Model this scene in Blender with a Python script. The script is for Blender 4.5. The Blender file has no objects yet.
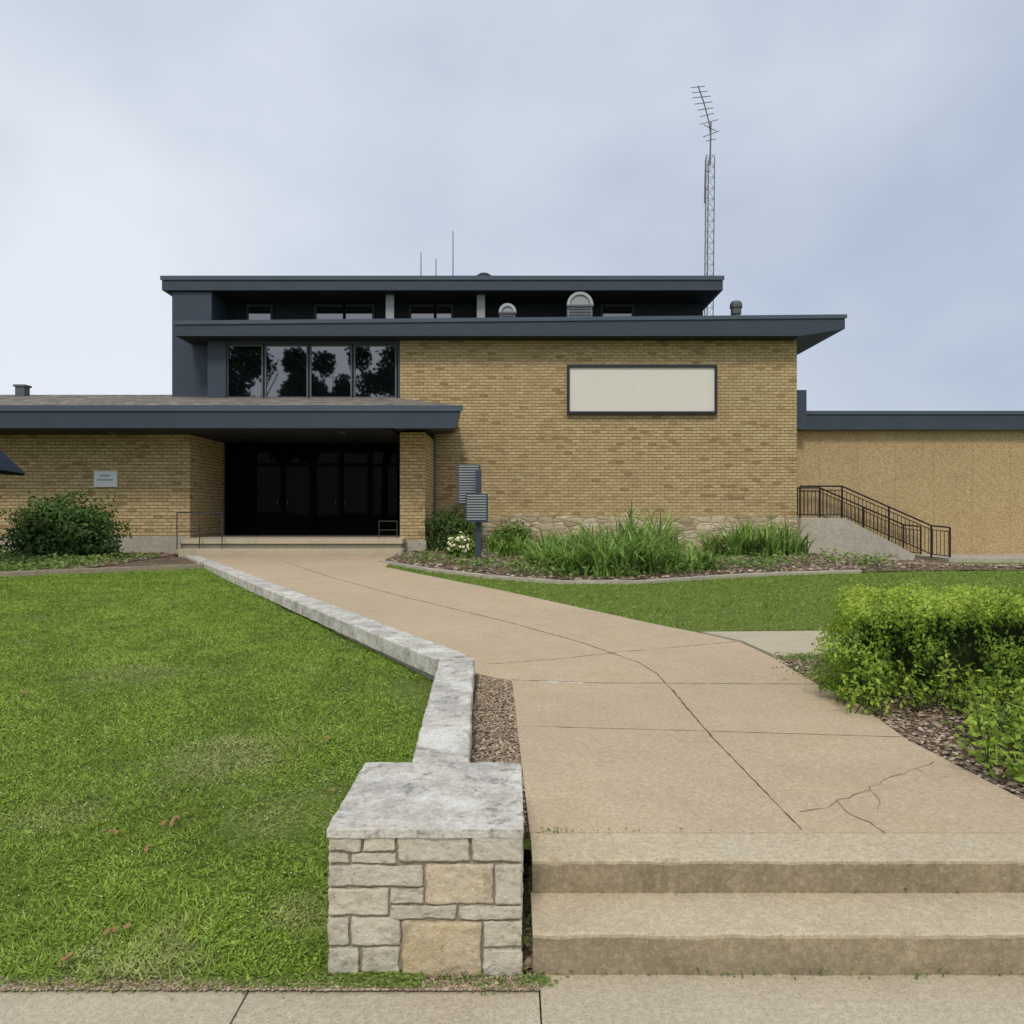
import bpy, bmesh, math, random
import numpy as np
from mathutils import Vector, noise as mnoise
random.seed(3); RS = np.random.RandomState(7)
S = bpy.context.scene; COL = S.collection
F = 770.0
def zp(Y): return 0.265 + 0.0116*(Y-3.2)
def G(px, py, off=0.0):
    Y = (1.372-off)/((py-512)/F+0.0116)
    return ((px-512)/F*Y, Y)
def X(px, D): return (px-512)/F*D
def Z(py, D): return 1.6-(py-512)/F*D
def ss(t):
    t = np.clip(t, 0, 1); return t*t*(3-2*t)
CP = [(-0.33, 3.3), (-0.43, 6.06), (-8.25, 19.8)]
def xc(Y):
    Y = np.asarray(Y, float)
    return np.where(Y < 6.06, -0.33-0.1*(Y-3.3)/2.76, np.where(Y < 19.8, -0.43-7.82*(Y-6.06)/13.74, -8.25))
def zl(x, y, left):
    z = 0.265+0.0116*(y-3.2)-0.03
    if left: z = z-0.04-0.18*(1-ss((y-2.5)/3.2))
    z = z-0.33*ss((x-7)/4)*ss((y-16)/5)
    return z

# ---------------------------------------------------------------- materials
class NT:
    def __init__(s, name):
        s.m = bpy.data.materials.new(name); s.m.use_nodes = True; s.t = s.m.node_tree
        s.b = s.t.nodes['Principled BSDF']; s.pos = s.n('ShaderNodeNewGeometry').outputs['Position']
    def n(s, typ, **kw):
        nd = s.t.nodes.new(typ)
        for k, v in kw.items(): setattr(nd, k, v)
        return nd
    def l(s, a, b): s.t.links.new(a, b)
    def setin(s, sock, v):
        if hasattr(v, 'links'): s.l(v, sock)
        else: sock.default_value = v
    def noise(s, scale, detail=4, rough=.55, vec=None, dist=0):
        nd = s.n('ShaderNodeTexNoise'); nd.inputs['Scale'].default_value = scale
        nd.inputs['Detail'].default_value = detail; nd.inputs['Roughness'].default_value = rough
        nd.inputs['Distortion'].default_value = dist
        s.l(vec if vec is not None else s.pos, nd.inputs['Vector']); return nd.outputs['Fac']
    def ramp(s, fac, stops, interp='LINEAR'):
        nd = s.n('ShaderNodeValToRGB'); r = nd.color_ramp; r.interpolation = interp
        while len(r.elements) < len(stops): r.elements.new(.5)
        for e, (p, c) in zip(r.elements, stops):
            e.position = p; e.color = (c, c, c, 1) if not isinstance(c, tuple) else (*c, 1)
        s.l(fac, nd.inputs[0]); return nd.outputs[0]
    def mix(s, fac, a, b, mode='MIX'):
        nd = s.n('ShaderNodeMix', data_type='RGBA', blend_type=mode)
        s.setin(nd.inputs[0], fac)
        for sock, v in ((nd.inputs[6], a), (nd.inputs[7], b)):
            s.setin(sock, (*v, 1) if isinstance(v, tuple) and len(v) == 3 else v)
        return nd.outputs[2]
    def math(s, op, a, b=0.0, clamp=False):
        nd = s.n('ShaderNodeMath', operation=op, use_clamp=clamp); s.setin(nd.inputs[0], a); s.setin(nd.inputs[1], b); return nd.outputs[0]
    def bump(s, h, strength=.4, dist=.01):
        nd = s.n('ShaderNodeBump'); nd.inputs['Strength'].default_value = strength; nd.inputs['Distance'].default_value = dist
        s.l(h, nd.inputs['Height']); s.l(nd.outputs[0], s.b.inputs['Normal']); return nd
    def out(s, col=None, rough=.8, spec=.3, metal=0):
        if col is not None: s.setin(s.b.inputs['Base Color'], (*col, 1) if isinstance(col, tuple) else col)
        s.setin(s.b.inputs['Roughness'], rough); s.b.inputs['Specular IOR Level'].default_value = spec
        s.b.inputs['Metallic'].default_value = metal
        return s.m

def m_concrete(name, a, b, riser=None, speck=.35, scale=90, stain=.35, light=(0.78, 0.71, 0.58)):
    t = NT(name)
    big = t.noise(.9, 5, .6); mid = t.noise(3.2, 7, .75); fine = t.noise(scale, 2, .7); gr = t.noise(scale*.35, 4, .75); pat = t.noise(.45, 6, .7)
    c = t.mix(t.ramp(big, [(.35, 0), (.65, 1)]), a, b)
    c = t.mix(t.ramp(pat, [(.42, .5), (.56, 0)]), c, tuple(v*k for v, k in zip(b, (.8, .84, .9))))
    c = t.mix(t.ramp(mid, [(.34, stain), (.52, 0.0)]), c, tuple(v*.65 for v in b))
    c = t.mix(t.ramp(mid, [(.55, 0), (.7, stain*.6)]), c, light)
    c = t.mix(t.ramp(gr, [(.35, .4), (.55, 0)]), c, tuple(v*.62 for v in b))
    c = t.mix(t.ramp(gr, [(.52, 0), (.68, .35)]), c, tuple(min(.8, v*1.3) for v in a))
    c = t.mix(t.ramp(fine, [(.58, 0), (.72, speck)]), c, light)
    c = t.mix(t.ramp(fine, [(.3, speck*1.8), (.44, 0)]), c, tuple(v*.38 for v in a))
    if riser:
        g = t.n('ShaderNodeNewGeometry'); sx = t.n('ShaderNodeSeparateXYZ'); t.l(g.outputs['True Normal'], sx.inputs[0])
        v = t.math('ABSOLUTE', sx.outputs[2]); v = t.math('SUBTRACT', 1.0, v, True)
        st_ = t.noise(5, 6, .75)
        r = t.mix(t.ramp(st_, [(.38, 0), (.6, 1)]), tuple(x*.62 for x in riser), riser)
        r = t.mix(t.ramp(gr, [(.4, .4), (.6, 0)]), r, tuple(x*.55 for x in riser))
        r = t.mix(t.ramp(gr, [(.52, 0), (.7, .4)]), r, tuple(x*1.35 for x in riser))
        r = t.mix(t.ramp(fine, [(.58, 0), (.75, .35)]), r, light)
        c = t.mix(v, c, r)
    t.bump(t.math('ADD', fine, gr), .6, .005)
    return t.out(c, .9, .2)
def m_brick(name, k=1.0):
    t = NT(name)
    sp = t.n('ShaderNodeSeparateXYZ'); t.l(t.pos, sp.inputs[0])
    u = t.math('ADD', sp.outputs[0], sp.outputs[1]); cb = t.n('ShaderNodeCombineXYZ'); t.l(u, cb.inputs[0]); t.l(sp.outputs[2], cb.inputs[1])
    br = t.n('ShaderNodeTexBrick'); t.l(cb.outputs[0], br.inputs['Vector'])
    br.inputs['Color1'].default_value = (0, 0, 0, 1); br.inputs['Color2'].default_value = (1, 1, 1, 1)
    br.inputs['Scale'].default_value = 1; br.inputs['Brick Width'].default_value = .25; br.inputs['Row Height'].default_value = .094
    br.inputs['Mortar Size'].default_value = .010; br.inputs['Mortar Smooth'].default_value = .3
    c = t.ramp(br.outputs['Color'], [(0, (.33*k, .23*k, .105*k)), (.08, (.50*k, .365*k, .18*k)), (.3, (.57*k, .425*k, .215*k)), (.7, (.61*k, .46*k, .24*k)), (1, (.67*k, .52*k, .29*k))])
    rowm = t.math('MODULO', sp.outputs[2], .094)       # bed joints read darker than the head joints
    bed = t.math('LESS_THAN', rowm, .016)
    c = t.mix(t.math('MULTIPLY', br.outputs['Fac'], .4), c, (.30*k, .215*k, .11*k))
    c = t.mix(t.math('MULTIPLY', bed, .85), c, (.16*k, .11*k, .05*k))
    w = t.noise(.5, 6, .65); f = t.noise(15, 3, .75)
    mp = t.n('ShaderNodeMapping'); mp.inputs['Scale'].default_value = (4, 4, 12); t.l(t.pos, mp.inputs[0])
    sp3 = t.noise(1.5, 3, .75, mp.outputs[0])
    c = t.mix(t.ramp(w, [(.3, .22), (.6, 0)]), c, (.36*k, .27*k, .16*k))
    c = t.mix(t.ramp(sp3, [(.57, 0), (.65, .6)]), c, (.21*k, .145*k, .07*k))
    c = t.mix(t.ramp(f, [(.54, 0), (.66, .6)]), c, (.14*k, .095*k, .045*k))
    t.bump(br.outputs['Fac'], .5, -.008)
    return t.out(c, .9, .2)
def m_slate(name, c=(.046, .062, .086)):
    t = NT(name); n = t.noise(1.6, 4)
    return t.out(t.mix(n, tuple(v*.85 for v in c), tuple(v*1.2 for v in c)), .55, .4)
def m_plain(name, c, rough=.6, metal=0, var=.15, scale=6, spec=.4):
    t = NT(name); n = t.noise(scale, 4)
    return t.out(t.mix(n, tuple(v*(1-var) for v in c), tuple(min(1, v*(1+var)) for v in c)), rough, spec, metal)
def m_glass(name, c=(.004, .005, .006), ior=1.7):
    t = NT(name); w = t.noise(.8, 2); t.bump(w, .05, .02); m = t.out(c, .02, .5); t.b.inputs['IOR'].default_value = ior
    return m
def m_foliage(name, dark, mid, light, cscale=1.2, trans=.25, upmix=.0, dry=None, dryscale=.6, dryth=.6, spots=None):
    t = NT(name)
    at = t.n('ShaderNodeAttribute', attribute_name='rnd')
    c = t.ramp(at.outputs['Fac'], [(0, dark), (.5, mid), (1, light)])
    cl = t.noise(cscale, 5, .65)
    c = t.mix(t.ramp(cl, [(.34, .4), (.55, 0)]), c, tuple(v*.85 for v in dark))
    if dry:
        dn = t.noise(dryscale, 5, .65)
        c = t.mix(t.ramp(dn, [(dryth, 0), (dryth+.14, .4)]), c, dry)
    for (sx, sy, rad, amt) in (spots or []):     # worn patches of turf: real places on the lawn
        vd = t.n('ShaderNodeVectorMath', operation='DISTANCE'); t.l(t.pos, vd.inputs[0]); vd.inputs[1].default_value = (sx, sy, .1)
        dd = t.math('ADD', t.math('DIVIDE', vd.outputs['Value'], rad), t.math('MULTIPLY', t.math('SUBTRACT', t.noise(6, 5, .75), .5), 2.4))
        c = t.mix(t.ramp(dd, [(.35, amt), (.9, 0)]), c, dry)
    if upmix > 0:
        g = t.n('ShaderNodeNewGeometry'); mx = t.n('ShaderNodeMix', data_type='VECTOR')
        mx.inputs[0].default_value = upmix; t.l(g.outputs['Normal'], mx.inputs[4]); mx.inputs[5].default_value = (0, 0, 1)
        nz = t.n('ShaderNodeVectorMath', operation='NORMALIZE'); t.l(mx.outputs[1], nz.inputs[0]); t.l(nz.outputs[0], t.b.inputs['Normal'])
    t.out(c, .55, .25)
    tr = t.n('ShaderNodeBsdfTranslucent'); t.l(t.mix(1.0, c, (1.0, 1.0, .5), 'MULTIPLY'), tr.inputs[0])
    ms = t.n('ShaderNodeMixShader'); ms.inputs[0].default_value = trans
    o = t.t.nodes['Material Output']; t.l(t.b.outputs[0], ms.inputs[1]); t.l(tr.outputs[0], ms.inputs[2]); t.l(ms.outputs[0], o.inputs[0])
    return t.m
def m_stone(name, rough_scale=16):
    t = NT(name)
    at = t.n('ShaderNodeAttribute', attribute_name='rnd')
    c = t.ramp(at.outputs['Fac'], [(0, (.60, .54, .43)), (.45, (.74, .665, .53)), (.7, (.78, .68, .50)), (1, (.74, .565, .31))])
    n = t.noise(8, 7, .78); f = t.noise(45, 4, .78); g = t.noise(3, 4, .65)
    c = t.mix(t.ramp(g, [(.42, .35), (.58, 0)]), c, (.54, .505, .44))
    c = t.mix(t.ramp(n, [(.36, .6), (.46, 0)]), c, (.32, .285, .22))
    c = t.mix(t.ramp(f, [(.53, 0), (.64, .5)]), c, (.88, .83, .72))
    c = t.mix(t.ramp(f, [(.31, .65), (.42, 0)]), c, (.20, .175, .13))
    t.bump(t.math('ADD', t.noise(rough_scale, 7, .8), f), .8, .015)
    return t.out(c, .92, .2)
def m_coping(name):
    t = NT(name)
    n = t.noise(4, 6, .75); f = t.noise(60, 4, .8); b = t.noise(1.3, 4, .6); m2 = t.noise(11, 5, .75)
    c = t.mix(t.ramp(b, [(.35, 0), (.65, 1)]), (.76, .715, .62), (.60, .56, .49))
    c = t.mix(t.ramp(n, [(.40, .7), (.54, 0)]), c, (.38, .355, .31))
    c = t.mix(t.ramp(m2, [(.37, .7), (.46, 0)]), c, (.20, .19, .165))
    c = t.mix(t.ramp(n, [(.54, 0), (.63, .75)]), c, (.86, .83, .75))
    c = t.mix(t.ramp(f, [(.53, 0), (.63, .45)]), c, (.86, .83, .75))
    c = t.mix(t.ramp(f, [(.34, .65), (.45, 0)]), c, (.20, .185, .16))
    t.bump(t.math('ADD', n, f), .7, .007)
    return t.out(c, .92, .2)
def m_rubble(name):
    t = NT(name)
    mp = t.n('ShaderNodeMapping'); mp.inputs['Scale'].default_value = (1.5, 1.5, 4.6); t.l(t.pos, mp.inputs[0])
    v = t.n('ShaderNodeTexVoronoi'); v.inputs['Scale'].default_value = 1.5; v.inputs['Randomness'].default_value = .75; t.l(mp.outputs[0], v.inputs['Vector'])
    e = t.n('ShaderNodeTexVoronoi', feature='DISTANCE_TO_EDGE'); e.inputs['Scale'].default_value = 1.5; e.inputs['Randomness'].default_value = .75; t.l(mp.outputs[0], e.inputs['Vector'])
    sp = t.n('ShaderNodeSeparateColor'); t.l(v.outputs['Color'], sp.inputs[0])
    c = t.ramp(sp.outputs[0], [(0, (.42, .33, .20)), (.5, (.62, .51, .33)), (1, (.78, .68, .49))])
    c = t.mix(t.ramp(t.noise(9, 4, .7), [(.35, .5), (.55, 0)]), c, (.30, .235, .14))
    c = t.mix(t.ramp(e.outputs['Distance'], [(0, .5), (.07, 0)]), c, (.20, .155, .09))
    t.bump(t.ramp(e.outputs['Distance'], [(0, 0), (.15, 1)]), .6, .03)
    return t.out(c, .92, .2)
def m_panelwall(name):
    t = NT(name)
    sp = t.n('ShaderNodeSeparateXYZ'); t.l(t.pos, sp.inputs[0])
    f = t.noise(26, 2, .8); b = t.noise(.7, 4, .6); f2 = t.noise(38, 2, .7)
    c = t.mix(t.ramp(f, [(.38, 0), (.6, 1)]), (.38, .255, .12), (.62, .46, .24))
    c = t.mix(t.ramp(f2, [(.56, 0), (.66, .55)]), c, (.76, .64, .44))
    c = t.mix(t.ramp(f2, [(.32, .65), (.44, 0)]), c, (.22, .145, .065))
    c = t.mix(t.ramp(b, [(.3, .2), (.6, 0)]), c, (.35, .245, .13))
    md = t.math('MODULO', t.math('ADD', sp.outputs[0], 100.0), 1.22)
    ln = t.math('LESS_THAN', md, .03)
    c = t.mix(t.math('MULTIPLY', ln, .25), c, (.2, .13, .065))
    t.bump(f, .6, .01)
    return t.out(c, .9, .2)
def m_shingle(name):
    t = NT(name)
    sp = t.n('ShaderNodeSeparateXYZ'); t.l(t.pos, sp.inputs[0]); cb = t.n('ShaderNodeCombineXYZ'); t.l(sp.outputs[0], cb.inputs[0]); t.l(sp.outputs[1], cb.inputs[1])
    br = t.n('ShaderNodeTexBrick'); t.l(cb.outputs[0], br.inputs['Vector'])
    for k, v in (('Scale', 1), ('Brick Width', .3), ('Row Height', .3), ('Mortar Size', .01)): br.inputs[k].default_value = v
    br.inputs['Color1'].default_value = (.16, .14, .115, 1); br.inputs['Color2'].default_value = (.32, .285, .235, 1); br.inputs['Mortar'].default_value = (.08, .07, .06, 1)
    return t.out(t.mix(t.ramp(t.noise(2, 4), [(.3, .3), (.6, 0)]), br.outputs['Color'], (.12, .1, .08)), .95, .1)
def m_soil(name, a, b, c3, sc=30):
    t = NT(name)
    v = t.n('ShaderNodeTexVoronoi'); v.inputs['Scale'].default_value = sc; t.l(t.pos, v.inputs['Vector'])
    sp = t.n('ShaderNodeSeparateColor'); t.l(v.outputs['Color'], sp.inputs[0])
    c = t.ramp(sp.outputs[0], [(0, a), (.6, b), (1, c3)])
    c = t.mix(t.ramp(t.noise(3, 4, .6), [(.35, .6), (.6, 0)]), c, a)
    t.bump(v.outputs['Distance'], 1, .03)
    return t.out(c, .95, .1)
def m_attr(name, stops, rough=.9):
    t = NT(name); at = t.n('ShaderNodeAttribute', attribute_name='rnd')
    c = t.ramp(at.outputs['Fac'], stops)
    c = t.mix(t.ramp(t.noise(60, 3), [(.35, .35), (.6, 0)]), c, (.08, .07, .06))
    return t.out(c, rough, .2)
g1, g2, g3 = G(225, 762, -.15), G(265, 820, -.2), G(60, 820, -.2)
SP = [(g1[0], g1[1], .5, .55), (g2[0], g2[1], .25, .35), (g3[0], g3[1], .3, .3), (-1.3, 2.62, .35, .5), (-.8, 3.0, .22, .4), (-3.2, 6.5, .6, .3)]
M = dict(
    brick=m_brick('buff_brick'), slate=m_slate('slate_paint'), slate2=m_slate('slate_lip', (.075, .10, .135)),
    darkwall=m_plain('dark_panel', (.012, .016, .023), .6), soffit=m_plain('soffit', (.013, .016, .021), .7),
    glass=m_glass('window_glass', ior=2.9), doorglass=m_glass('door_glass', (.002, .002, .0022), 1.14), bronze=m_plain('bronze_frame', (.0035, .0035, .004), .8, .0, spec=.08),
    panelwall=m_panelwall('tan_panel'), shingle=m_shingle('shingles'), rubble=m_rubble('rubble_stone'),
    path=m_concrete('walk_concrete', (.68, .525, .345), (.60, .455, .29), speck=.34, scale=120, stain=.26),
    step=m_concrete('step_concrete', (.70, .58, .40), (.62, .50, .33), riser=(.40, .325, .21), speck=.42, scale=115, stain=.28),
    side=m_concrete('sidewalk_concrete', (.65, .555, .40), (.58, .485, .34), speck=.42, scale=115, stain=.3),
    conc=m_concrete('grey_concrete', (.58, .52, .42), (.49, .435, .34), speck=.2, scale=50, stain=.4),
    joint=m_plain('joint_dirt', (.11, .08, .05), .95, spec=.1), crack=m_plain('crack_dirt', (.22, .155, .09), .95, spec=.1), chip=m_plain('chipped_concrete', (.82, .8, .74), .9, spec=.1),
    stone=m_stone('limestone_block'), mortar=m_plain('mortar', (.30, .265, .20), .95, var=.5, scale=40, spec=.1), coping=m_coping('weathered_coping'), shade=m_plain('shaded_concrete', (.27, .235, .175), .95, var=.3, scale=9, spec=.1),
    white=m_plain('off_white_panel', (.82, .78, .68), .5, var=.04), signw=m_plain('white_plate', (.80, .81, .82), .4, var=.05),
    text=m_plain('faded_text', (.3, .32, .35), .6), frame=m_plain('sign_frame', (.022, .028, .038), .5),
    galv=m_plain('galvanised', (.42, .44, .45), .45, .5, .2), galvd=m_plain('dull_metal', (.13, .14, .15), .6, .3, .2), black=m_plain('black_iron', (.012, .012, .014), .5),
    darkrail=m_plain('dark_pipe', (.06, .06, .062), .5, .2, .2),
    tower=m_plain('tower_steel', (.16, .15, .14), .6, .4, .2), grey=m_plain('grey_post', (.36, .37, .37), .6),
    mulch=m_soil('mulch', (.10, .065, .043), (.27, .195, .13), (.50, .39, .28), 35),
    dirt=m_soil('lawn_soil', (.15, .21, .04), (.22, .30, .06), (.32, .35, .12), 50),
    gravel=m_soil('gravel_bed', (.12, .085, .055), (.28, .205, .135), (.42, .34, .24), 60),
    chips=m_attr('mulch_chip', [(0, (.09, .058, .038)), (.5, (.34, .24, .16)), (.85, (.56, .43, .31)), (1, (.74, .64, .50))]),
    pebble=m_attr('pebble', [(0, (.18, .12, .075)), (.5, (.42, .30, .195)), (1, (.66, .55, .41))]),
    grass=m_foliage('grass_blade', (.14, .24, .026), (.36, .55, .062), (.68, .84, .19), 2.6, .35, .85, (.74, .66, .36), .9, .63, SP),
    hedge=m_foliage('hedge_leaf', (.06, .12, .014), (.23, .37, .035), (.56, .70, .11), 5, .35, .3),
    bush=m_foliage('bush_leaf', (.025, .06, .015), (.07, .14, .028), (.14, .24, .05), 2.5, .2, .2),
    lily=m_foliage('lily_leaf', (.08, .16, .028), (.23, .39, .065), (.46, .62, .17), 1.5, .3, .4),
    cover=m_foliage('cover_leaf', (.07, .13, .025), (.17, .27, .05), (.34, .42, .13), 2.5, .25, .4),
    tree=m_foliage('tree_leaf', (.006, .014, .005), (.012, .024, .008), (.025, .04, .012), .5, .1, 0),
    core=m_plain('dark_core', (.03, .04, .014), .95, var=.4, scale=25, spec=.05), bark=m_plain('bark', (.07, .055, .04), .95, var=.4, scale=12, spec=.1),
    petal=m_plain('cream_petal', (.85, .8, .5), .6), clover=m_plain('clover_petal', (.8, .8, .7), .6), deadleaf=m_plain('dead_leaf', (.34, .19, .08), .8, var=.4, scale=30),
    umb=m_plain('umbrella_cloth', (.012, .02, .04), .8), asphalt=m_plain('asphalt', (.05, .05, .052), .9, var=.2), far=m_plain('far_grass', (.12, .17, .04), .95, var=.3, scale=.2, spec=.1),
    timber=m_plain('edging_timber', (.34, .28, .2), .9, var=.35, scale=9, spec=.1),
)

# ---------------------------------------------------------------- object helpers
def tag(o, label=None, cat=None, group=None, kind=None):
    if label: o['label'] = label
    if cat: o['category'] = cat
    if group: o['group'] = group
    if kind: o['kind'] = kind
    return o
def thing(name, label, cat, loc, group=None):
    o = bpy.data.objects.new(name, None); COL.objects.link(o); o.location = loc; o.empty_display_size = .2
    return tag(o, label, cat, group)
def wloc(p):
    v = Vector((0, 0, 0))
    while p is not None: v += Vector(p.location); p = p.parent
    return v
class MB:
    def __init__(s): s.v = []; s.f = []; s.mi = []; s.a = []
    def add(s, vs, fs, mi=0, a=0.5):
        b = len(s.v); s.v += [tuple(v) for v in vs]; s.a += [a]*len(vs)
        for f in fs: s.f.append(tuple(b+i for i in f)); s.mi.append(mi)
        return s
    def box(s, x0, x1, y0, y1, z0, z1, mi=0, a=.5):
        v = [(x0,y0,z0),(x1,y0,z0),(x1,y1,z0),(x0,y1,z0),(x0,y0,z1),(x1,y0,z1),(x1,y1,z1),(x0,y1,z1)]
        return s.add(v, [(0,3,2,1),(4,5,6,7),(0,1,5,4),(1,2,6,5),(2,3,7,6),(3,0,4,7)], mi, a)
    def prismY(s, poly, y0, y1, mi=0):      # poly in XZ
        n = len(poly); v = [(x, y0, z) for x, z in poly]+[(x, y1, z) for x, z in poly]
        f = [tuple(range(n)), tuple(range(2*n-1, n-1, -1))]+[(i, i+n, (i+1) % n+n, (i+1) % n) for i in range(n)]
        return s.add(v, f, mi)
    def prismX(s, poly, x0, x1, mi=0):      # poly in YZ
        n = len(poly); v = [(x0, y, z) for y, z in poly]+[(x1, y, z) for y, z in poly]
        f = [tuple(range(n)), tuple(range(2*n-1, n-1, -1))]+[(i, i+n, (i+1) % n+n, (i+1) % n) for i in range(n)]
        return s.add(v, f, mi)
    def slab(s, poly, zf, th, mi=0):        # poly in XY, top height zf(x,y)
        n = len(poly); v = [(x, y, zf(x, y)) for x, y in poly]+[(x, y, zf(x, y)-th) for x, y in poly]
        f = [tuple(range(n)), tuple(range(2*n-1, n-1, -1))]+[(i, i+n, (i+1) % n+n, (i+1) % n) for i in range(n)]
        return s.add(v, f, mi)
    def tube(s, p, q, r, r2=None, n=8, mi=0, a=.5):
        p = Vector(p); q = Vector(q); r2 = r if r2 is None else r2
        d = (q-p).normalized(); u = d.orthogonal().normalized(); w = d.cross(u)
        v = []
        for c, rr in ((p, r), (q, r2)):
            for i in range(n):
                t = 2*math.pi*i/n; v.append(c+u*math.cos(t)*rr+w*math.sin(t)*rr)
        return s.add(v, [(i, (i+1) % n, (i+1) % n+n, i+n) for i in range(n)]+[tuple(range(n-1, -1, -1)), tuple(range(n, 2*n))], mi, a)
    def lathe(s, c, prof, n=16, mi=0):
        v = []; k = len(prof)
        for r, z in prof:
            for i in range(n):
                t = 2*math.pi*i/n; v.append((c[0]+r*math.cos(t), c[1]+r*math.sin(t), c[2]+z))
        f = [(j*n+i, j*n+(i+1) % n, (j+1)*n+(i+1) % n, (j+1)*n+i) for j in range(k-1) for i in range(n)]
        return s.add(v, f+[tuple(range(n-1, -1, -1)), tuple(range((k-1)*n, k*n))], mi)
    def build(s, name, mats, parent=None, bevel=0, smooth=False, kind=None):
        if not isinstance(mats, (list, tuple)): mats = [mats]
        off = wloc(parent)
        me = bpy.data.meshes.new(name); me.from_pydata([(v[0]-off.x, v[1]-off.y, v[2]-off.z) for v in s.v], [], s.f)
        for m in mats: me.materials.append(m)
        me.polygons.foreach_set('material_index', s.mi)
        at = me.attributes.new('rnd', 'FLOAT', 'POINT'); at.data.foreach_set('value', s.a)
        bm = bmesh.new(); bm.from_mesh(me); bmesh.ops.recalc_face_normals(bm, faces=bm.faces); bm.to_mesh(me); bm.free()
        if smooth: me.polygons.foreach_set('use_smooth', [True]*len(me.polygons))
        me.update(); o = bpy.data.objects.new(name, me); COL.objects.link(o)
        if parent: o.parent = parent
        if bevel:
            b = o.modifiers.new('bevel', 'BEVEL'); b.width = bevel; b.segments = 2; b.limit_method = 'ANGLE'
        if kind: o['kind'] = kind
        return o
def npmesh(name, V, k, mat, rnd, parent=None, smooth=False, kind=None, mi=None):   # V: (N*k,3); each face k consecutive verts
    off = wloc(parent); V = np.asarray(V, np.float32)-np.array([off.x, off.y, off.z], np.float32)
    n = len(V); me = bpy.data.meshes.new(name)
    me.vertices.add(n); me.vertices.foreach_set('co', V.ravel())
    me.loops.add(n); me.loops.foreach_set('vertex_index', np.arange(n, dtype=np.int32))
    me.polygons.add(n//k); me.polygons.foreach_set('loop_start', np.arange(0, n, k, dtype=np.int32))
    at = me.attributes.new('rnd', 'FLOAT', 'POINT'); at.data.foreach_set('value', np.repeat(np.asarray(rnd, np.float32), k))
    me.materials.append(mat); me.update(calc_edges=True); me.validate()
    o = bpy.data.objects.new(name, me); COL.objects.link(o)
    if parent: o.parent = parent
    if kind: o['kind'] = kind
    return o
def nrm(a): return a/np.maximum(np.linalg.norm(a, axis=1, keepdims=True), 1e-9)
def leafV(P, N, L, W):
    n = len(P); N = nrm(N); t = RS.normal(size=(n, 3)); t = nrm(t-(t*N).sum(1, keepdims=True)*N); b = np.cross(N, t)
    L = np.asarray(L).reshape(-1, 1)*np.ones((n, 1)); W = np.asarray(W).reshape(-1, 1)*np.ones((n, 1))
    return np.stack([P, P+t*L*.5+b*W*.5+N*L*.08, P+t*L, P+t*L*.5-b*W*.5+N*L*.08], 1).reshape(-1, 3)
def inpoly(x, y, poly):
    r = np.zeros(len(x), bool); n = len(poly)
    for i in range(n):
        x1, y1 = poly[i]; x2, y2 = poly[(i+1) % n]
        if y1 == y2: continue
        c = ((y1 > y) != (y2 > y)) & (x < (x2-x1)*(y-y1)/(y2-y1)+x1); r ^= c
    return r
def bladesV(x, y, z, L, W, lean=.5):
    n = len(x); P = np.stack([x, y, z], 1); a = RS.uniform(0, 2*np.pi, n); b = np.stack([np.cos(a), np.sin(a), np.zeros(n)], 1)*(W/2)[:, None]
    l = RS.normal(size=(n, 2))*lean; tip = P+np.stack([l[:, 0]*L, l[:, 1]*L, L*RS.uniform(.6, 1, n)], 1)
    return np.stack([P-b, P+b, tip], 1).reshape(-1, 3)

# ---------------------------------------------------------------- ground & paths
MB().add([(-600, -600, -.12), (600, -600, -.12), (600, 900, -.12), (-600, 900, -.12)], [(0, 1, 2, 3)]).build('ground', M['far'], kind='structure')
MB().box(-60, 60, -12, -3.2, -.11, -.10).build('road', M['asphalt'], kind='structure')
MB().box(-60, 60, -3.2, -3.0, -.1, -.004).build('kerb', M['side'], kind='structure')
sw = MB()
sw.box(-40, -0.884, -3, 2.585, -.1, 0); sw.box(-0.878, .089, -3, 2.585, -.1, -.002); sw.box(.095, 1.9, -3, 2.8, -.1, 0); sw.box(1.906, 40, -3, 2.8, -.1, -.002)
sw.box(-40, 40, -2.9, 2.5, -.1, -.02, 1)
sw.build('sidewalk', [M['side'], M['joint']], kind='structure')
def lawn(left):
    ys = np.concatenate([np.linspace(2.57 if left else 3.12, 8, 40), np.linspace(8.3, 26, 50), [32, 45, 70]])
    vs, fs = [], []; nx = 50
    for y in ys:
        c = float(xc(y))
        for i in range(nx):
            t = i/(nx-1)
            x = c-32*t**1.8 if left else c+(32-c)*t**1.5
            z = max(.006, float(zl(x, y, left))+.012*mnoise.noise((x*.7, y*.7, 0)))
            vs.append((x, y, z))
    for j in range(len(ys)-1):
        for i in range(nx-1): a = j*nx+i; fs.append((a, a+1, a+nx+1, a+nx))
    MB().add(vs, fs).build('lawn', M['dirt'], smooth=True, kind='structure')
lawn(True); lawn(False)

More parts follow.
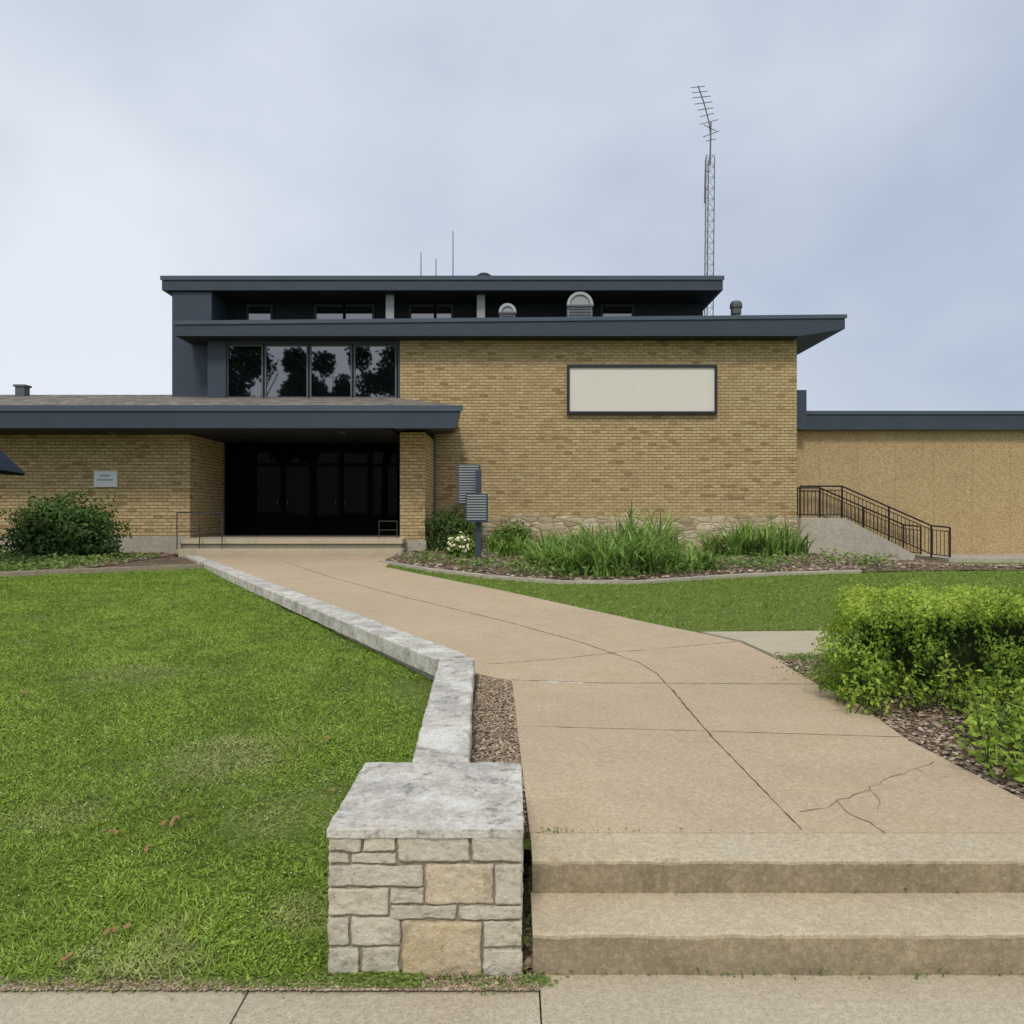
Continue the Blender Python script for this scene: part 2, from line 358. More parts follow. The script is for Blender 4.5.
edge_px = [(1024, 800), (970, 772), (905, 738), (860, 705), (815, 683), (772, 657), (740, 642), (700, 633), (650, 623), (600, 612), (500, 590), (430, 576), (385, 567)]
EP = [G(*p) for p in edge_px]
pathpoly = [(.075, 3.205), (2.75, 3.205), (2.6, 3.3)]+EP+[(-2.94, 20.3), (-8.4, 20.3), (-8.2, 19.8)]+[(-.38, 6.02), (-.29, 6.2), (0, 5.95)]
pm = MB(); pm.slab(pathpoly, lambda x, y: zp(y), .1)
def strip(mb, px, w0, mi, jit=0, off=.004, wj=(.3, 1.4)):
    pts = [G(*p) for p in px]; out = []
    for (a, b) in zip(pts[:-1], pts[1:]):
        n = max(2, int(math.hypot(b[0]-a[0], b[1]-a[1])/(.05 if jit else .4)))
        for i in range(n): out.append((a[0]+(b[0]-a[0])*i/n+random.uniform(-jit, jit), a[1]+(b[1]-a[1])*i/n+random.uniform(-jit, jit)))
    out.append(pts[-1]); vs = []
    for i, p in enumerate(out):
        q = out[min(i+1, len(out)-1)]; r = out[max(i-1, 0)]; dx, dy = q[0]-r[0], q[1]-r[1]; L = math.hypot(dx, dy) or 1
        w = w0*(1+.02*p[1])*(random.uniform(*wj) if jit else 1)/2
        for s_ in (-1, 1):
            x, y = p[0]-dy/L*w*s_, p[1]+dx/L*w*s_; vs.append((x, y, zp(y)+off*.4))
    mb.add(vs, [(2*i, 2*i+2, 2*i+3, 2*i+1) for i in range(len(out)-1)], mi)
strip(pm, [(512, 680), (600, 683), (815, 684)], .008, 1, .002)
strip(pm, [(540, 681.6), (562, 682.2), (583, 683)], .035, 3, .006, off=.003, wj=(.1, 1.3))
strip(pm, [(520, 726), (700, 731), (903, 737)], .0055, 1, .0015)
strip(pm, [(620, 656), (640, 663), (657, 674), (672, 690), (710, 735), (802, 830)], .006, 1, .002, off=.005)
strip(pm, [(488, 664), (560, 659), (620, 652), (700, 645), (742, 641)], .008, 2, .012, off=.006)
strip(pm, [(285, 562), (330, 577), (400, 596), (500, 620), (580, 642), (620, 656)], .013, 2, .003, off=.007)
strip(pm, [(935, 762), (918, 770), (885, 778), (868, 790), (840, 800), (828, 808), (800, 812)], .0045, 2, .012, off=.006)
strip(pm, [(838, 801), (850, 815), (868, 822), (885, 833)], .0045, 2, .012, off=.007)
strip(pm, [(672, 690), (690, 712), (712, 736)], .004, 2, .01, off=.008)
strip(pm, [(868, 790), (880, 800), (878, 812)], .003, 2, .008, off=.009)
strip(pm, [(918, 770), (930, 776), (948, 778)], .003, 2, .008, off=.0095)
pm.build('path', [M['path'], M['joint'], M['crack'], M['chip']], kind='structure')
bp = [G(702, 632), G(850, 631), (6.5, 8.3), (6.5, 6.9), G(835, 659), G(774, 655), G(742, 641)]
MB().slab(bp, lambda x, y: zp(y)+.004, .08).build('path', M['side'], kind='structure')
hbed = [(2.7, 3.21)]+EP[0:6]+[(2.9, 6.75), (9, 6.8), (9, 3.21)]
MB().slab(hbed, lambda x, y: zp(y)-.012, .1).build('planting_bed', M['mulch'], kind='structure')
# front bed along the building
bed_px = [(380, 563), (430, 571.5), (490, 578.5), (560, 584), (640, 584), (720, 578.5), (790, 575), (860, 573), (940, 571)]
BE = [G(*p, -.03) for p in bed_px]
def bedgrid(name, pts_front, yback, left, xs):
    vs, fs = [], []; nj = 14
    fx = [p[0] for p in pts_front]; fy = [p[1] for p in pts_front]
    for x in xs:
        y0 = float(np.interp(x, fx, fy))
        for j in range(nj):
            y = y0+(yback-y0)*j/(nj-1); vs.append((x, y, float(zl(x, y, left))+.022+.015*mnoise.noise((x, y, 3))+(.04 if 0 < j else 0)))
    n = len(xs)
    for i in range(n-1):
        for j in range(nj-1): a = i*nj+j; fs.append((a, a+nj, a+nj+1, a+1))
    MB().add(vs, fs).build(name, M['mulch'], smooth=True, kind='structure')
bedgrid('planting_bed', BE, 24.05, False, np.linspace(-3.0, 12.4, 60))
LB = [(-16, 14.0), (-9.8, 15.0), (-6.75, 16.9)]
bedgrid('planting_bed', LB+[(-6.7, 17)], 21.6, True, [x for x in np.linspace(-16, -8.95, 20)])
MB().slab([(-8.96, 15.5), (-6.85, 16.9), (-8.2, 19.6), (-8.96, 20.3)], lambda x, y: float(zl(x, y, True))+.05, .1).build('planting_bed', M['mulch'], kind='structure')
MB().slab([(12.6, 22.2), (30, 22.2), (30, 24.5), (12.6, 24.5)], lambda x, y: .26, .2).build('paved_strip', M['conc'], kind='structure')
MB().slab([(-.24, 3.3), (.09, 3.215), (.04, 6.0), (-.29, 6.3), (-.36, 6.0)], lambda x, y: zp(y)-.014, .1).build('gravel_strip', M['gravel'], kind='structure')
MB().slab([(.03, 2.69), (.08, 2.69), (.08, 3.3), (.03, 3.3)], lambda x, y: .02+.2*(y-2.69), .1).build('soil_gap', M['mulch'], kind='structure')
# gravel pebbles, mulch chips
def lumps(name, x, y, z, r, mat, flat=.6, kind='stuff'):
    n = len(x); P = np.stack([x, y, z], 1); dirs = np.array([[1,0,0],[0,1,0],[-1,0,0],[0,-1,0],[0,0,flat],[0,0,-flat]], float)
    a = RS.uniform(0, 6.28, n); ca, sa = np.cos(a), np.sin(a); ax = RS.uniform(.5, 1.3, n)
    V = []
    for d in dirs:
        dx = d[0]*ax; dy = d[1]
        tz = d[2]+RS.uniform(-.3, .3, n)
        V.append(P+np.stack([(dx*ca-dy*sa)*r, (dx*sa+dy*ca)*r, tz*r], 1))
    tri = []
    for (i, j, k) in ((0,1,4),(1,2,4),(2,3,4),(3,0,4)): tri.append(np.stack([V[i], V[j], V[k]], 1))
    T = np.stack(tri, 1).reshape(-1, 3)
    return npmesh(name, T, 3, mat, np.repeat(RS.uniform(0, 1, n), 4), kind=kind)
n = 5200; y = RS.uniform(3.3, 6.15, n); x = RS.uniform(-.26, .06, n)
lumps('gravel', x, y, zp(y)-.008, RS.uniform(.005, .013, n), M['pebble'])
n = 30000; x = RS.uniform(1.6, 6, n); y = 3.22+3.6*RS.uniform(0, 1, n)**1.3; k = inpoly(x, y, hbed); x, y = x[k], y[k]
lumps('mulch_chips', x, y, zp(y)-.004, RS.uniform(.006, .022, len(x)), M['chips'], .35)
n = 9000; x = RS.uniform(-3, 12, n); y = RS.uniform(13.3, 23.8, n)
k = y > np.interp(x, [p[0] for p in BE], [p[1] for p in BE])+.1; x, y = x[k], y[k]
lumps('mulch_chips', x, y, zl(x, y, False)+.07, RS.uniform(.02, .06, len(x)), M['chips'], .35)
n = 3000; x = RS.uniform(-15, -8.97, n); y = RS.uniform(14.5, 21.3, n); k = y > np.interp(x, [p[0] for p in LB], [p[1] for p in LB])+.1; x, y = x[k], y[k]
lumps('mulch_chips', x, y, zl(x, y, True)+.07, RS.uniform(.02, .06, len(x)), M['chips'], .35)

# ---------------------------------------------------------------- grass
def ysamp(n, a, b, p):   # pdf ~ Y^-p
    u = RS.uniform(0, 1, n); q = 1-p; return (a**q+u*(b**q-a**q))**(1/q)
bedfx = [p[0] for p in LB]; bedfy = [p[1] for p in LB]
n = 440000; y = ysamp(n, 2.57, 21, .42); w = .74*y+1.2
x = xc(y)-.12+ -(w+xc(y))*RS.uniform(0, 1, n)
edge_n = np.array([mnoise.noise((a*4, 0, 7)) for a in x])
k = (y < np.interp(x, bedfx, bedfy)) & ~((x > -.66) & (y > 2.64) & (y < 3.38)) & ((x < -.65) | (y > 2.64) | (RS.uniform(0, 1, n) < .3))
thin = np.array([mnoise.noise((a*.9, b*.9, 5))+.5*mnoise.noise((a*3.5, b*3.5, 5)) for a, b in zip(x, y)])
k &= RS.uniform(0, 1, n) < np.clip(1.1-.9*np.clip(thin-.15, 0, 1)*2, .3, 1)
k &= (y > 2.63+.05*edge_n) | (RS.uniform(0, 1, n) < .3)
for (sx, sy, rad, amt) in SP[:5]:
    k &= ~((np.hypot(x-sx, y-sy) < rad*.7*(1+1.5*thin)) & (RS.uniform(0, 1, n) < amt*.6))
x, y, th = x[k], y[k], thin[k]; n = len(x)
L = RS.uniform(.008, .026, n)*(1+.035*y)*(1-.6*np.clip(th, -.4, .6)); W = .0042*(1+.2*y)*RS.uniform(.6, 1.6, n)
r = np.clip(RS.beta(1.6, 1.8, n)-.22*th, 0, 1)
npmesh('grass', bladesV(x, y, zl(x, y, True)+.005, L, W, .8), 3, M['grass'], r, kind='stuff')
# clover leaves mixed into the turf
n = 60000; y = ysamp(n, 2.66, 12, .9); x = xc(y)-.2-RS.uniform(0, 1, n)*(.74*y+.4)
cl = np.array([mnoise.noise((a*1.7, b*1.7, 11))+.6*mnoise.noise((a*6, b*6, 11)) for a, b in zip(x, y)]); k = (cl > .0) & ~((x > -.68) & (y < 3.4)); x, y, cl = x[k], y[k], cl[k]
P = np.stack([x, y, zl(x, y, True)+RS.uniform(.010, .022, len(x))+.012*cl], 1)
npmesh('clover', leafV(P, RS.normal(size=P.shape)*.45+[0, -.15, 1], RS.uniform(.008, .015, len(x))*(1+.05*y), RS.uniform(.006, .012, len(x))*(1+.05*y)), 4, M['grass'], np.clip(RS.beta(2, 2.2, len(x))+.1*cl, 0, 1), kind='stuff')
n = 160000; y = ysamp(n, 7, 24, .5); x = RS.uniform(-3.3, 17, n)
RG = [(p[0]+.02, p[1]) for p in EP[::-1]][0:6]+[G(702, 631.5), G(850, 630.5), (18, 8.3), (18, 22.2), (12.5, 22.2)]+[(12.4, 16)]+BE[::-1]
k = inpoly(x, y, RG); x, y = x[k], y[k]; n = len(x)
npmesh('grass', bladesV(x, y, zl(x, y, False)+.005, RS.uniform(.010, .035, n)*(1+.03*y), .004*(1+.2*y)*RS.uniform(.7, 1.5, n), .8), 3, M['grass'], np.clip(RS.beta(1.7, 2.3, n), 0, 1), kind='stuff')
# clover flowers
n = 420; y = ysamp(n, 3.0, 13, .5); x = xc(y)-.3-RS.uniform(0, 1, n)*(.7*y)
npmesh('clover_flowers', leafV(np.stack([x, y, zl(x, y, True)+.032], 1), np.tile([0, -.4, 1.], (n, 1)), .006+.0005*y, .005+.0005*y), 4, M['clover'], RS.uniform(0, 1, n), kind='stuff')
pts = [G(175, 815, -.15), G(168, 820, -.15), G(150, 847, -.18), G(120, 925, -.2), (-.95, 4.1), (-1.9, 3.6), G(62, 960, -.22), G(30, 700, -.1), G(330, 745, -.12)]
P = np.array([(a, b, float(zl(a, b, True))+.035) for a, b in pts]*3)+RS.normal(size=(27, 3))*[.012, .012, .004]
npmesh('fallen_leaves', leafV(P, RS.normal(size=(27, 3))*.4+[0, -.3, 1], .036, .022), 4, M['deadleaf'], RS.uniform(0, 1, 27), kind='stuff')
# weeds along seams
wp = []
for (xa, ya, xb, yb, z0, cnt, rad) in [(-.68, 2.62, .1, 2.60, 0, 420, .022), (.045, 2.7, .07, 3.2, .08, 160, .015), (.09, 2.65, 3, 2.65, 0, 120, .005), (.1, 3.205, .9, 3.205, .262, 16, .004), (.1, 3.205, .25, 3.205, .262, 20, .006), (.045, 2.62, .12, 2.62, 0, 90, .015), (2.45, 5.9, 2.75, 7.0, .29, 900, .13), (2.5, 6.85, 3.4, 6.85, .30, 1400, .07), (2.35, 8.35, 4.5, 8.65, .31, 300, .02), (2.35, 5.2, 2.5, 6.2, .285, 160, .05), (.03, 2.95, 2.4, 2.945, .14, 30, .004), (-3, 2.6, -.7, 2.6, 0, 500, .03)]:
    t = RS.uniform(0, 1, cnt); wp.append(np.stack([xa+(xb-xa)*t, ya+(yb-ya)*t, np.full(cnt, z0)], 1)+RS.normal(size=(cnt, 3))*[rad, rad, .002]+[0, 0, .006])
P = np.concatenate(wp); P[:, 2] += RS.uniform(0, .014, len(P)); far_ = 1+.7*(P[:, 1] > 5)
npmesh('seam_weeds', leafV(P, RS.normal(size=P.shape)*.5+[0, -.3, 1], RS.uniform(.01, .024, len(P))*far_, RS.uniform(.005, .011, len(P))*far_), 4, M['cover'], RS.uniform(.2, 1, len(P)), kind='stuff')
n = 9000; x = RS.uniform(-.7, .09, n)-(RS.uniform(0, 1, n) < .7)*RS.uniform(0, 2.4, n); y = 2.565+np.abs(RS.normal(size=n))*.035
lumps('loose_soil', x, y, np.full(n, .008)+.0*y, RS.uniform(.003, .008, n), M['pebble'], .5)

# ---------------------------------------------------------------- stone pillar, low wall, steps
PX0, PX1, PY0, PY1, PT = -.636, .035, 2.66, 3.35, .50
pil = thing('stone_pillar', 'square limestone block pillar with flat grey cap beside the concrete steps', 'pillar', ((PX0+PX1)/2, (PY0+PY1)/2, 0))
def rblock(mb, x0, x1, y0, y1, z0, z1, a, amp=.006, seed=0, cuts=7, rr=.012):
    bm = bmesh.new(); bmesh.ops.create_cube(bm, size=1); bmesh.ops.subdivide_edges(bm, edges=bm.edges[:], cuts=cuts, use_grid_fill=True)
    c = Vector(((x0+x1)/2, (y0+y1)/2, (z0+z1)/2)); h = Vector(((x1-x0)/2, (y1-y0)/2, (z1-z0)/2)); r = min(rr, min(h)*.5)
    bm.verts.index_update(); vs = []
    for v in bm.verts:
        p = Vector((v.co.x*2*h.x, v.co.y*2*h.y, v.co.z*2*h.z))
        q = Vector([max(-h[i]+r, min(h[i]-r, p[i])) for i in range(3)]); d = p-q
        if d.length > 0: p = q+d.normalized()*min(d.length, r*1.25)
        w = c+p; nn = mnoise.noise((w.x*12+seed, w.y*12, w.z*12))+.6*mnoise.noise((w.x*38+seed, w.y*38, w.z*38))+.4*mnoise.noise((w.x*80+seed, w.y*80, w.z*80))
        dd = d.normalized() if d.length > 0 else Vector((0, 0, 0))
        vs.append(w+dd*nn*amp)
    fs = [[v.index for v in f.verts] for f in bm.faces]; mb.add(vs, fs, 0, a); bm.free()
core = MB().box(PX0+.009, PX1-.009, PY0+.009, PY1-.009, -.05, PT-.02); core.build('mortar_core', M['mortar'], pil)
bl = MB()
def zpx(py): return 1.6-(py-512)/F*2.66
lay = [(0,.17,828,851,.2),(.18,.35,828,851,.5),(.36,.73,828,861,.35),(.74,1,828,861,.45),(0,.11,853,863,.1),(.12,.35,853,863,.3),
       (0,.49,865,886,.3),(.5,.85,864,904,.82),(.86,1,864,904,.4),(0,.31,888,915,.5),(.32,.49,888,903,.25),(.32,.66,905,919,.2),(.67,1,906,919,.4),
       (0,.11,917,945,.2),(.12,.37,917,945,.45),(.38,.79,921,977,1.0),(.8,1,921,947,.55),(0,.16,947,977,.35),(.17,.37,947,977,.3),(.8,1,949,977,.4)]
for i, (u0, u1, v0, v1, a) in enumerate(lay):
    W = PX1-PX0; pr = random.uniform(.0, .008)
    rblock(bl, PX0+u0*W+.002, PX0+u1*W-.001, PY0-pr, PY0+.1, zpx(v1)+.001, zpx(v0)-.003, a, .0065, i*3.1, cuts=18, rr=.007)
for side in (0, 1):
    z = 0.0; k = 0
    while z < .48:
        hh = random.choice([.07, .09, .12]); z1 = min(.497, z+hh)
        if .497-z1 < .04: z1 = .497
        yy = PY0+.103
        while yy < PY1-.01:
            ww = random.uniform(.12, .3); y1 = min(PY1, yy+ww)
            if PY1-y1 < .08: y1 = PY1
            pr = random.uniform(0, .008)
            if side: rblock(bl, PX1-.1, PX1+pr, yy+.001, y1-.001, z+.001, z1-.002, random.uniform(.1, .7), .007, k, rr=.007)
            else: rblock(bl, PX0-pr, PX0+.1, yy+.001, y1-.001, z+.001, z1-.002, random.uniform(.1, .7), .007, k, rr=.007)
            yy = y1; k += 7
        z = z1
bl.build('masonry', M['stone'], pil, smooth=True)
cap = MB(); rblock(cap, PX0-.004, PX1+.004, PY0-.012, PY1+.01, PT-.022, PT+.008, .5, .004, 4, cuts=44, rr=.004)
cap.build('cap', M['coping'], pil, smooth=False)

wall = thing('low_stone_wall', 'low wall with weathered pale stone coping running between lawn and path', 'wall', (-.33, 3.36, .1))
def ribbon(pts, w, ztop, th, step, jit, seed):
    mb = MB(); out = []
    for a, b in zip(pts[:-1], pts[1:]):
        n = max(1, int(math.hypot(b[0]-a[0], b[1]-a[1])/step)); out += [(a[0]+(b[0]-a[0])*i/n, a[1]+(b[1]-a[1])*i/n) for i in range(n)]
    out.append(pts[-1]); vs = []
    for i, p in enumerate(out):
        q = out[min(i+1, len(out)-1)]; r = out[max(i-1, 0)]; dx, dy = q[0]-r[0], q[1]-r[1]; L = math.hypot(dx, dy)
        nx, ny = -dy/L, dx/L; zt = ztop(p[1])
        for s_, dz in ((-1, -.008), (-.95, 0), (.95, 0), (1, -.008), (1, -th), (-1, -th)):
            j = jit*(mnoise.noise((p[0]*6+seed, p[1]*6, s_*3))+.7*mnoise.noise((p[0]*20+seed, p[1]*20, s_*3))); ww = w/2*s_+j
            vs.append((p[0]+nx*ww, p[1]+ny*ww, zt+dz+.4*jit*mnoise.noise((p[0]*5, p[1]*5, s_+seed))))
    n = len(out); f = []
    for i in range(n-1):
        for k in range(6): a = i*6+k; b = i*6+(k+1) % 6; f.append((a, b, b+6, a+6))
    f += [(0, 1, 2, 3, 4, 5), tuple(range((n-1)*6+5, (n-1)*6-1, -1))]
    mb.add(vs, f); return mb
def czt(y): return zp(y)+.145-.115*min(1, max(0, (y-6)/13.8))
a, b, c = CP
seg1 = [(a[0], 3.362), (-.385, 4.75)]; seg1b = [(-.3855, 4.757), (-.434, 6.1)]
ribbon(seg1, .27, czt, .13, .03, .008, 1).build('coping', M['coping'], wall)
ribbon(seg1b, .27, czt, .13, .03, .008, 2).build('coping', M['coping'], wall)
d = Vector((c[0]-b[0], c[1]-b[1])).normalized()
q0 = Vector((-.47, 6.13)); tot = (Vector(c[:2])-q0).length; k = 0; s0 = 0.0
while s0 < tot-.3:
    s1 = min(tot, s0+2.2); p0 = q0+d*(s0+.008); p1 = q0+d*(s1-.008)
    ribbon([tuple(p0), tuple(p1)], .30, czt, .14, .06, .010, 5+k).build('coping', M['coping'], wall); s0 = s1; k += 1
ribbon([(a[0], 3.365), (-.43, 6.09), tuple(c)], .22, lambda y: czt(y)-.1, .4, .3, .004, 9).build('wall_base', M['conc'], wall)

st = thing('concrete_steps', 'two broad exposed aggregate concrete steps up from the sidewalk', 'steps', (1.6, 2.9, 0))
def stepobj(y0, y1, z0, z1, x0):
    mb = MB(); x1 = 5.0; vs = []; prof = [(y0, z0), (y0, (z0+z1)/2), (y0, z1-.014), (y0+.004, z1-.005), (y0+.016, z1), (y1, z1), (y1, z0)]
    xs = np.linspace(x0, x1, 400)
    for x in xs:
        ch = max(0, mnoise.noise((x*9, z1*30, 2))-.32)*.03      # chipped nosing
        for j, (yy, zz) in enumerate(prof):
            jj = .004*mnoise.noise((x*6, zz*5, y0))+.004*mnoise.noise((x*22, zz*12, y0))+.002*mnoise.noise((x*60, zz*40, y0)) if j < 5 else 0
            vs.append((x, yy+jj+(ch if 2 <= j <= 4 else 0), zz+(.6*jj-ch if 2 <= j <= 3 else 0)))
    m_ = len(prof); f = [(i*m_+j, (i+1)*m_+j, (i+1)*m_+(j+1) % m_, i*m_+(j+1) % m_) for i in range(len(xs)-1) for j in range(m_)]
    f += [tuple(range(m_)), tuple(range((len(xs)-1)*m_+m_-1, (len(xs)-1)*m_-1, -1))]
    mb.add(vs, f).build('step', M['step'], st)
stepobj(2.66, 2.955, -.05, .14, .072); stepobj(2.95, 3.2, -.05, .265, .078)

# bed edging
def edging(name, pts, left, label, mat, w=.12, h=.07):
    mb = ribbon(pts, w, lambda y: float(zl(np.array(0.), np.array(y), left))+h, .2, .2, .02, 3)
    return tag(mb.build(name, mat), label, 'edging')
edging('bed_edging', BE[:8], False, 'curved pale concrete edging around the front planting bed', M['conc'], .11, .065)
edging('timber_edging', LB, True, 'straight weathered edging along the front of the left planting bed', M['timber'], .14, .11)

# ---------------------------------------------------------------- building
B = thing('brick_building', 'low buff brick public building with flat slate blue roofs and long entrance canopy', 'building', (0, 24, .4))
MB().box(-3.49, 8.88, 24, 34, 0, 6.955).build('brick_wall', M['brick'], B)
MB().box(-22, -8.99, 21.5, 25.9, 0, 3.82).build('brick_wall', M['brick'], B)
MB().box(-3.13, -2.43, 21.5, 23.99, .3, 3.82).build('brick_pier', M['brick'], B)
MB().box(-22, -8.97, 21.46, 21.52, 0, .93).build('foundation', M['conc'], B)
MB().box(-3.17, -2.39, 21.45, 21.8, 0, .80).build('foundation', M['conc'], B)
fp = [(-.9, 0)]; xx = -.9
while xx < 8.8: fp.append((xx, 1.48+random.uniform(-.1, .1))); xx += random.uniform(.2, .45)
fp += [(8.86, 1.5), (8.86, 0)]
MB().prismY(fp, 23.88, 24.02).build('stone_foundation', M['rubble'], B)
# roofs
r2 = MB().prismY([(-10.24, 6.95), (8.75, 6.95), (10.12, 7.17), (10.12, 7.575), (-10.24, 7.38)], 23.4, 34.3).build('roof', M['slate'], B)
MB().prismY([(-10.28, 7.29), (10.17, 7.485), (10.17, 7.60), (-10.28, 7.405)], 23.36, 23.402).build('fascia_lip', M['slate2'], r2)
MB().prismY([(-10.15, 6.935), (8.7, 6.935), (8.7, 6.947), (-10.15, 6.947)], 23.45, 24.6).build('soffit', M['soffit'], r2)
r3 = MB().box(-11.14, 6.71, 24.5, 34, 8.66, 9.08).build('roof', M['slate'], B)
MB().box(-11.18, 6.75, 24.46, 24.502, 8.98, 9.11).build('fascia_lip', M['slate2'], r3)
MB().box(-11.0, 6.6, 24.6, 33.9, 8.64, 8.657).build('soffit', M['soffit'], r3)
MB().box(-10.86, -9.6, 24.6, 33, 4.8, 8.655).build('slate_wall', M['slate'], B)
MB().box(-9.6, 6.45, 26, 33, 7.3, 8.655).build('clerestory_wall', M['darkwall'], B)
for px in (390, 481): MB().box(X(px-4, 25), X(px+4, 25), 24.95, 25.1, 7.35, 8.65).build('post', M['grey'], B)
for x0, x1 in ((248, 270), (316, 343), (345, 372), (411, 434), (436, 451), (603, 632)):
    a0, a1 = X(x0, 25.9), X(x1, 25.9)
    w = MB(); zb, zt = 7.5, 8.52
    w.box(a0-.08, a0, 25.93, 26.01, zb-.08, zt+.08); w.box(a1, a1+.08, 25.93, 26.01, zb-.08, zt+.08); w.box(a0, a1, 25.93, 26.01, zb-.08, zb); w.box(a0, a1, 25.93, 26.01, zt, zt+.08)
    o = w.build('clerestory_window', M['slate'], B); MB().box(a0, a1, 25.96, 25.99, zb, zt).build('pane', M['glass'], o)
# upper window bay
MB().box(-9.48, -3.495, 24.25, 26, 4.8, 6.945).build('bay_wall', M['slate'], B)
bf = MB(); bf.box(-9.48, X(226, 24), 23.98, 24.25, 4.9, 6.94); bf.box(X(226, 24), -3.5, 24.0, 24.25, 4.9, Z(398, 24)); bf.box(X(226, 24), -3.5, 24.0, 24.25, Z(344, 24), 6.94); bf.box(-3.56, -3.495, 24.01, 24.25, Z(398, 24), Z(344, 24))
bf.build('bay_frame', M['slate'], B)
mx = [226, 264, 309, 353, 397.5]
for i in range(4):
    a0, a1 = X(mx[i]+.8, 24.1), X(mx[i+1]-.8, 24.1); zb, zt = Z(398, 24)+.003, Z(344, 24)-.003; e = .05
    w = MB(); w.box(a0, a0+e, 24.08, 24.16, zb, zt); w.box(a1-e, a1, 24.08, 24.16, zb, zt); w.box(a0+e, a1-e, 24.08, 24.16, zb, zb+e); w.box(a0+e, a1-e, 24.08, 24.16, zt-e, zt)
    o = w.build('window', M['galvd'], B); MB().box(a0+e, a1-e, 24.11, 24.135, zb+e, zt-e).build('pane', M['glass'], o)
# canopy
cz = lambda y: 4.34+.2*(y-20)
CB = 3.78
can = MB(); can.prismX([(20, CB), (20, 4.34), (26, cz(26)), (26, CB)], -22, -3.6)
v = [(-3.6, 20, CB), (-1.5, 20, CB), (-1.78, 23.98, 4.12), (-3.6, 23.98, CB), (-3.6, 20, 4.34), (-1.30, 20, 4.34), (-1.68, 23.98, 4.34), (-3.6, 23.98, cz(23.98))]
can.add(v, [(0, 3, 2), (0, 2, 1), (0, 1, 5, 4), (1, 2, 6, 5), (2, 3, 7, 6), (4, 5, 7), (5, 6, 7)])
CN = can.build('canopy', M['slate'], B)
sh = MB(); sh.add([(-22, 20.02, 4.365), (-3.6, 20.02, 4.365), (-3.6, 23.98, cz(23.98)+.02), (-9.5, 23.98, cz(23.98)+.02), (-9.5, 26, cz(26)+.02), (-22, 26, cz(26)+.02), (-1.33, 20.02, 4.365), (-1.71, 23.97, 4.365)],
    [(0, 1, 2, 3, 4, 5), (1, 6, 2), (6, 7, 2)]); sh.build('shingle_roof', M['shingle'], CN)
MB().box(-22, -1.28, 19.96, 20.0, 4.22, 4.37).build('fascia_lip', M['slate2'], CN)
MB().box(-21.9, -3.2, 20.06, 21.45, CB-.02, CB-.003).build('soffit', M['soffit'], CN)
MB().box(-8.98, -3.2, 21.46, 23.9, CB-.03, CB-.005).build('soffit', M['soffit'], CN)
for px, y in ((112, 20.7), (342, 20.7)): MB().tube((X(px, y), y, CB-.07), (X(px, y), y, CB-.02), .08, n=14).build('soffit_light', M['galvd'], CN)
# entrance
MB().box(-9.0, -3.0, 24.2, 24.6, .3, 3.9).build('lobby_wall', M['darkwall'], B)
xs = np.linspace(-8.95, -3.52, 7)
for i in range(6):
    a0, a1 = xs[i]+.01, xs[i+1]-.01; isdoor = 1 <= i <= 4; e = .07
    w = MB(); w.box(a0, a0+e, 24.0, 24.1, .90, 3.75); w.box(a1-e, a1, 24.0, 24.1, .90, 3.75)
    for z0, z1 in ((.90, 1.1), (3.02, 3.12), (3.67, 3.75)): w.box(a0+e, a1-e, 24.0, 24.1, z0, z1)
    o = w.build('door' if isdoor else 'side_light', M['bronze'], B)
    MB().box(a0+e, a1-e, 24.04, 24.06, 1.1, 3.02).box(a0+e, a1-e, 24.04, 24.06, 3.12, 3.67).build('pane', M['doorglass'], o)
    if isdoor:
        hx = a1-.14 if i % 2 else a0+.14
        hm = MB(); hm.tube((hx, 23.93, 1.82), (hx, 23.93, 1.98), .010); hm.tube((hx, 24.0, 1.84), (hx, 23.93, 1.84), .008); hm.tube((hx, 24.0, 1.96), (hx, 23.93, 1.96), .008)
        hm.build('handle', M['galvd'], o)
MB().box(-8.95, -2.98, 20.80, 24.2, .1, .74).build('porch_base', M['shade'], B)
MB().box(-8.97, -2.95, 20.75, 24.2, .74, .88).build('entrance_platform', M['side'], B, bevel=.012)
MB().box(-8.82, -2.9, 20.34, 20.799, .1, .62).build('entrance_step', M['side'], B, bevel=.012)
# right wing
MB().box(8.885, 34, 24.6, 34, 0, 4.22).build('panel_wall', M['panelwall'], B)
rw = MB().box(8.9, 34, 24.3, 34.2, 4.20, 4.74).build('roof', M['slate'], B)
MB().box(8.9, 34.03, 24.26, 24.302, 4.68, 4.79).build('fascia_lip', M['slate2'], rw)
MB().box(8.89, 9.22, 24.1, 26, 4.19, 5.42).build('parapet_end', M['slate'], B)
MB().box(8.89, 34, 24.55, 24.62, 0, .25).build('foundation', M['conc'], B)

# sign panel on wall
sg = thing('blank_wall_sign', 'large blank off white rectangular sign board in dark frame on brick wall', 'sign', (X(642, 24), 23.95, Z(389, 24)))
x0, x1, z0, z1 = X(567, 23.9), X(717, 23.9), Z(414, 23.9), Z(365, 23.9); e = .08
fr = MB(); fr.box(x0, x0+e, 23.84, 23.998, z0, z1); fr.box(x1-e, x1, 23.84, 23.998, z0, z1); fr.box(x0+e, x1-e, 23.84, 23.998, z0, z0+e); fr.box(x0+e, x1-e, 23.84, 23.998, z1-e, z1)
fr.build('frame', M['frame'], sg, bevel=.008); MB().box(x0+e, x1-e, 23.9, 23.99, z0+e, z1-e).build('panel', M['white'], sg)
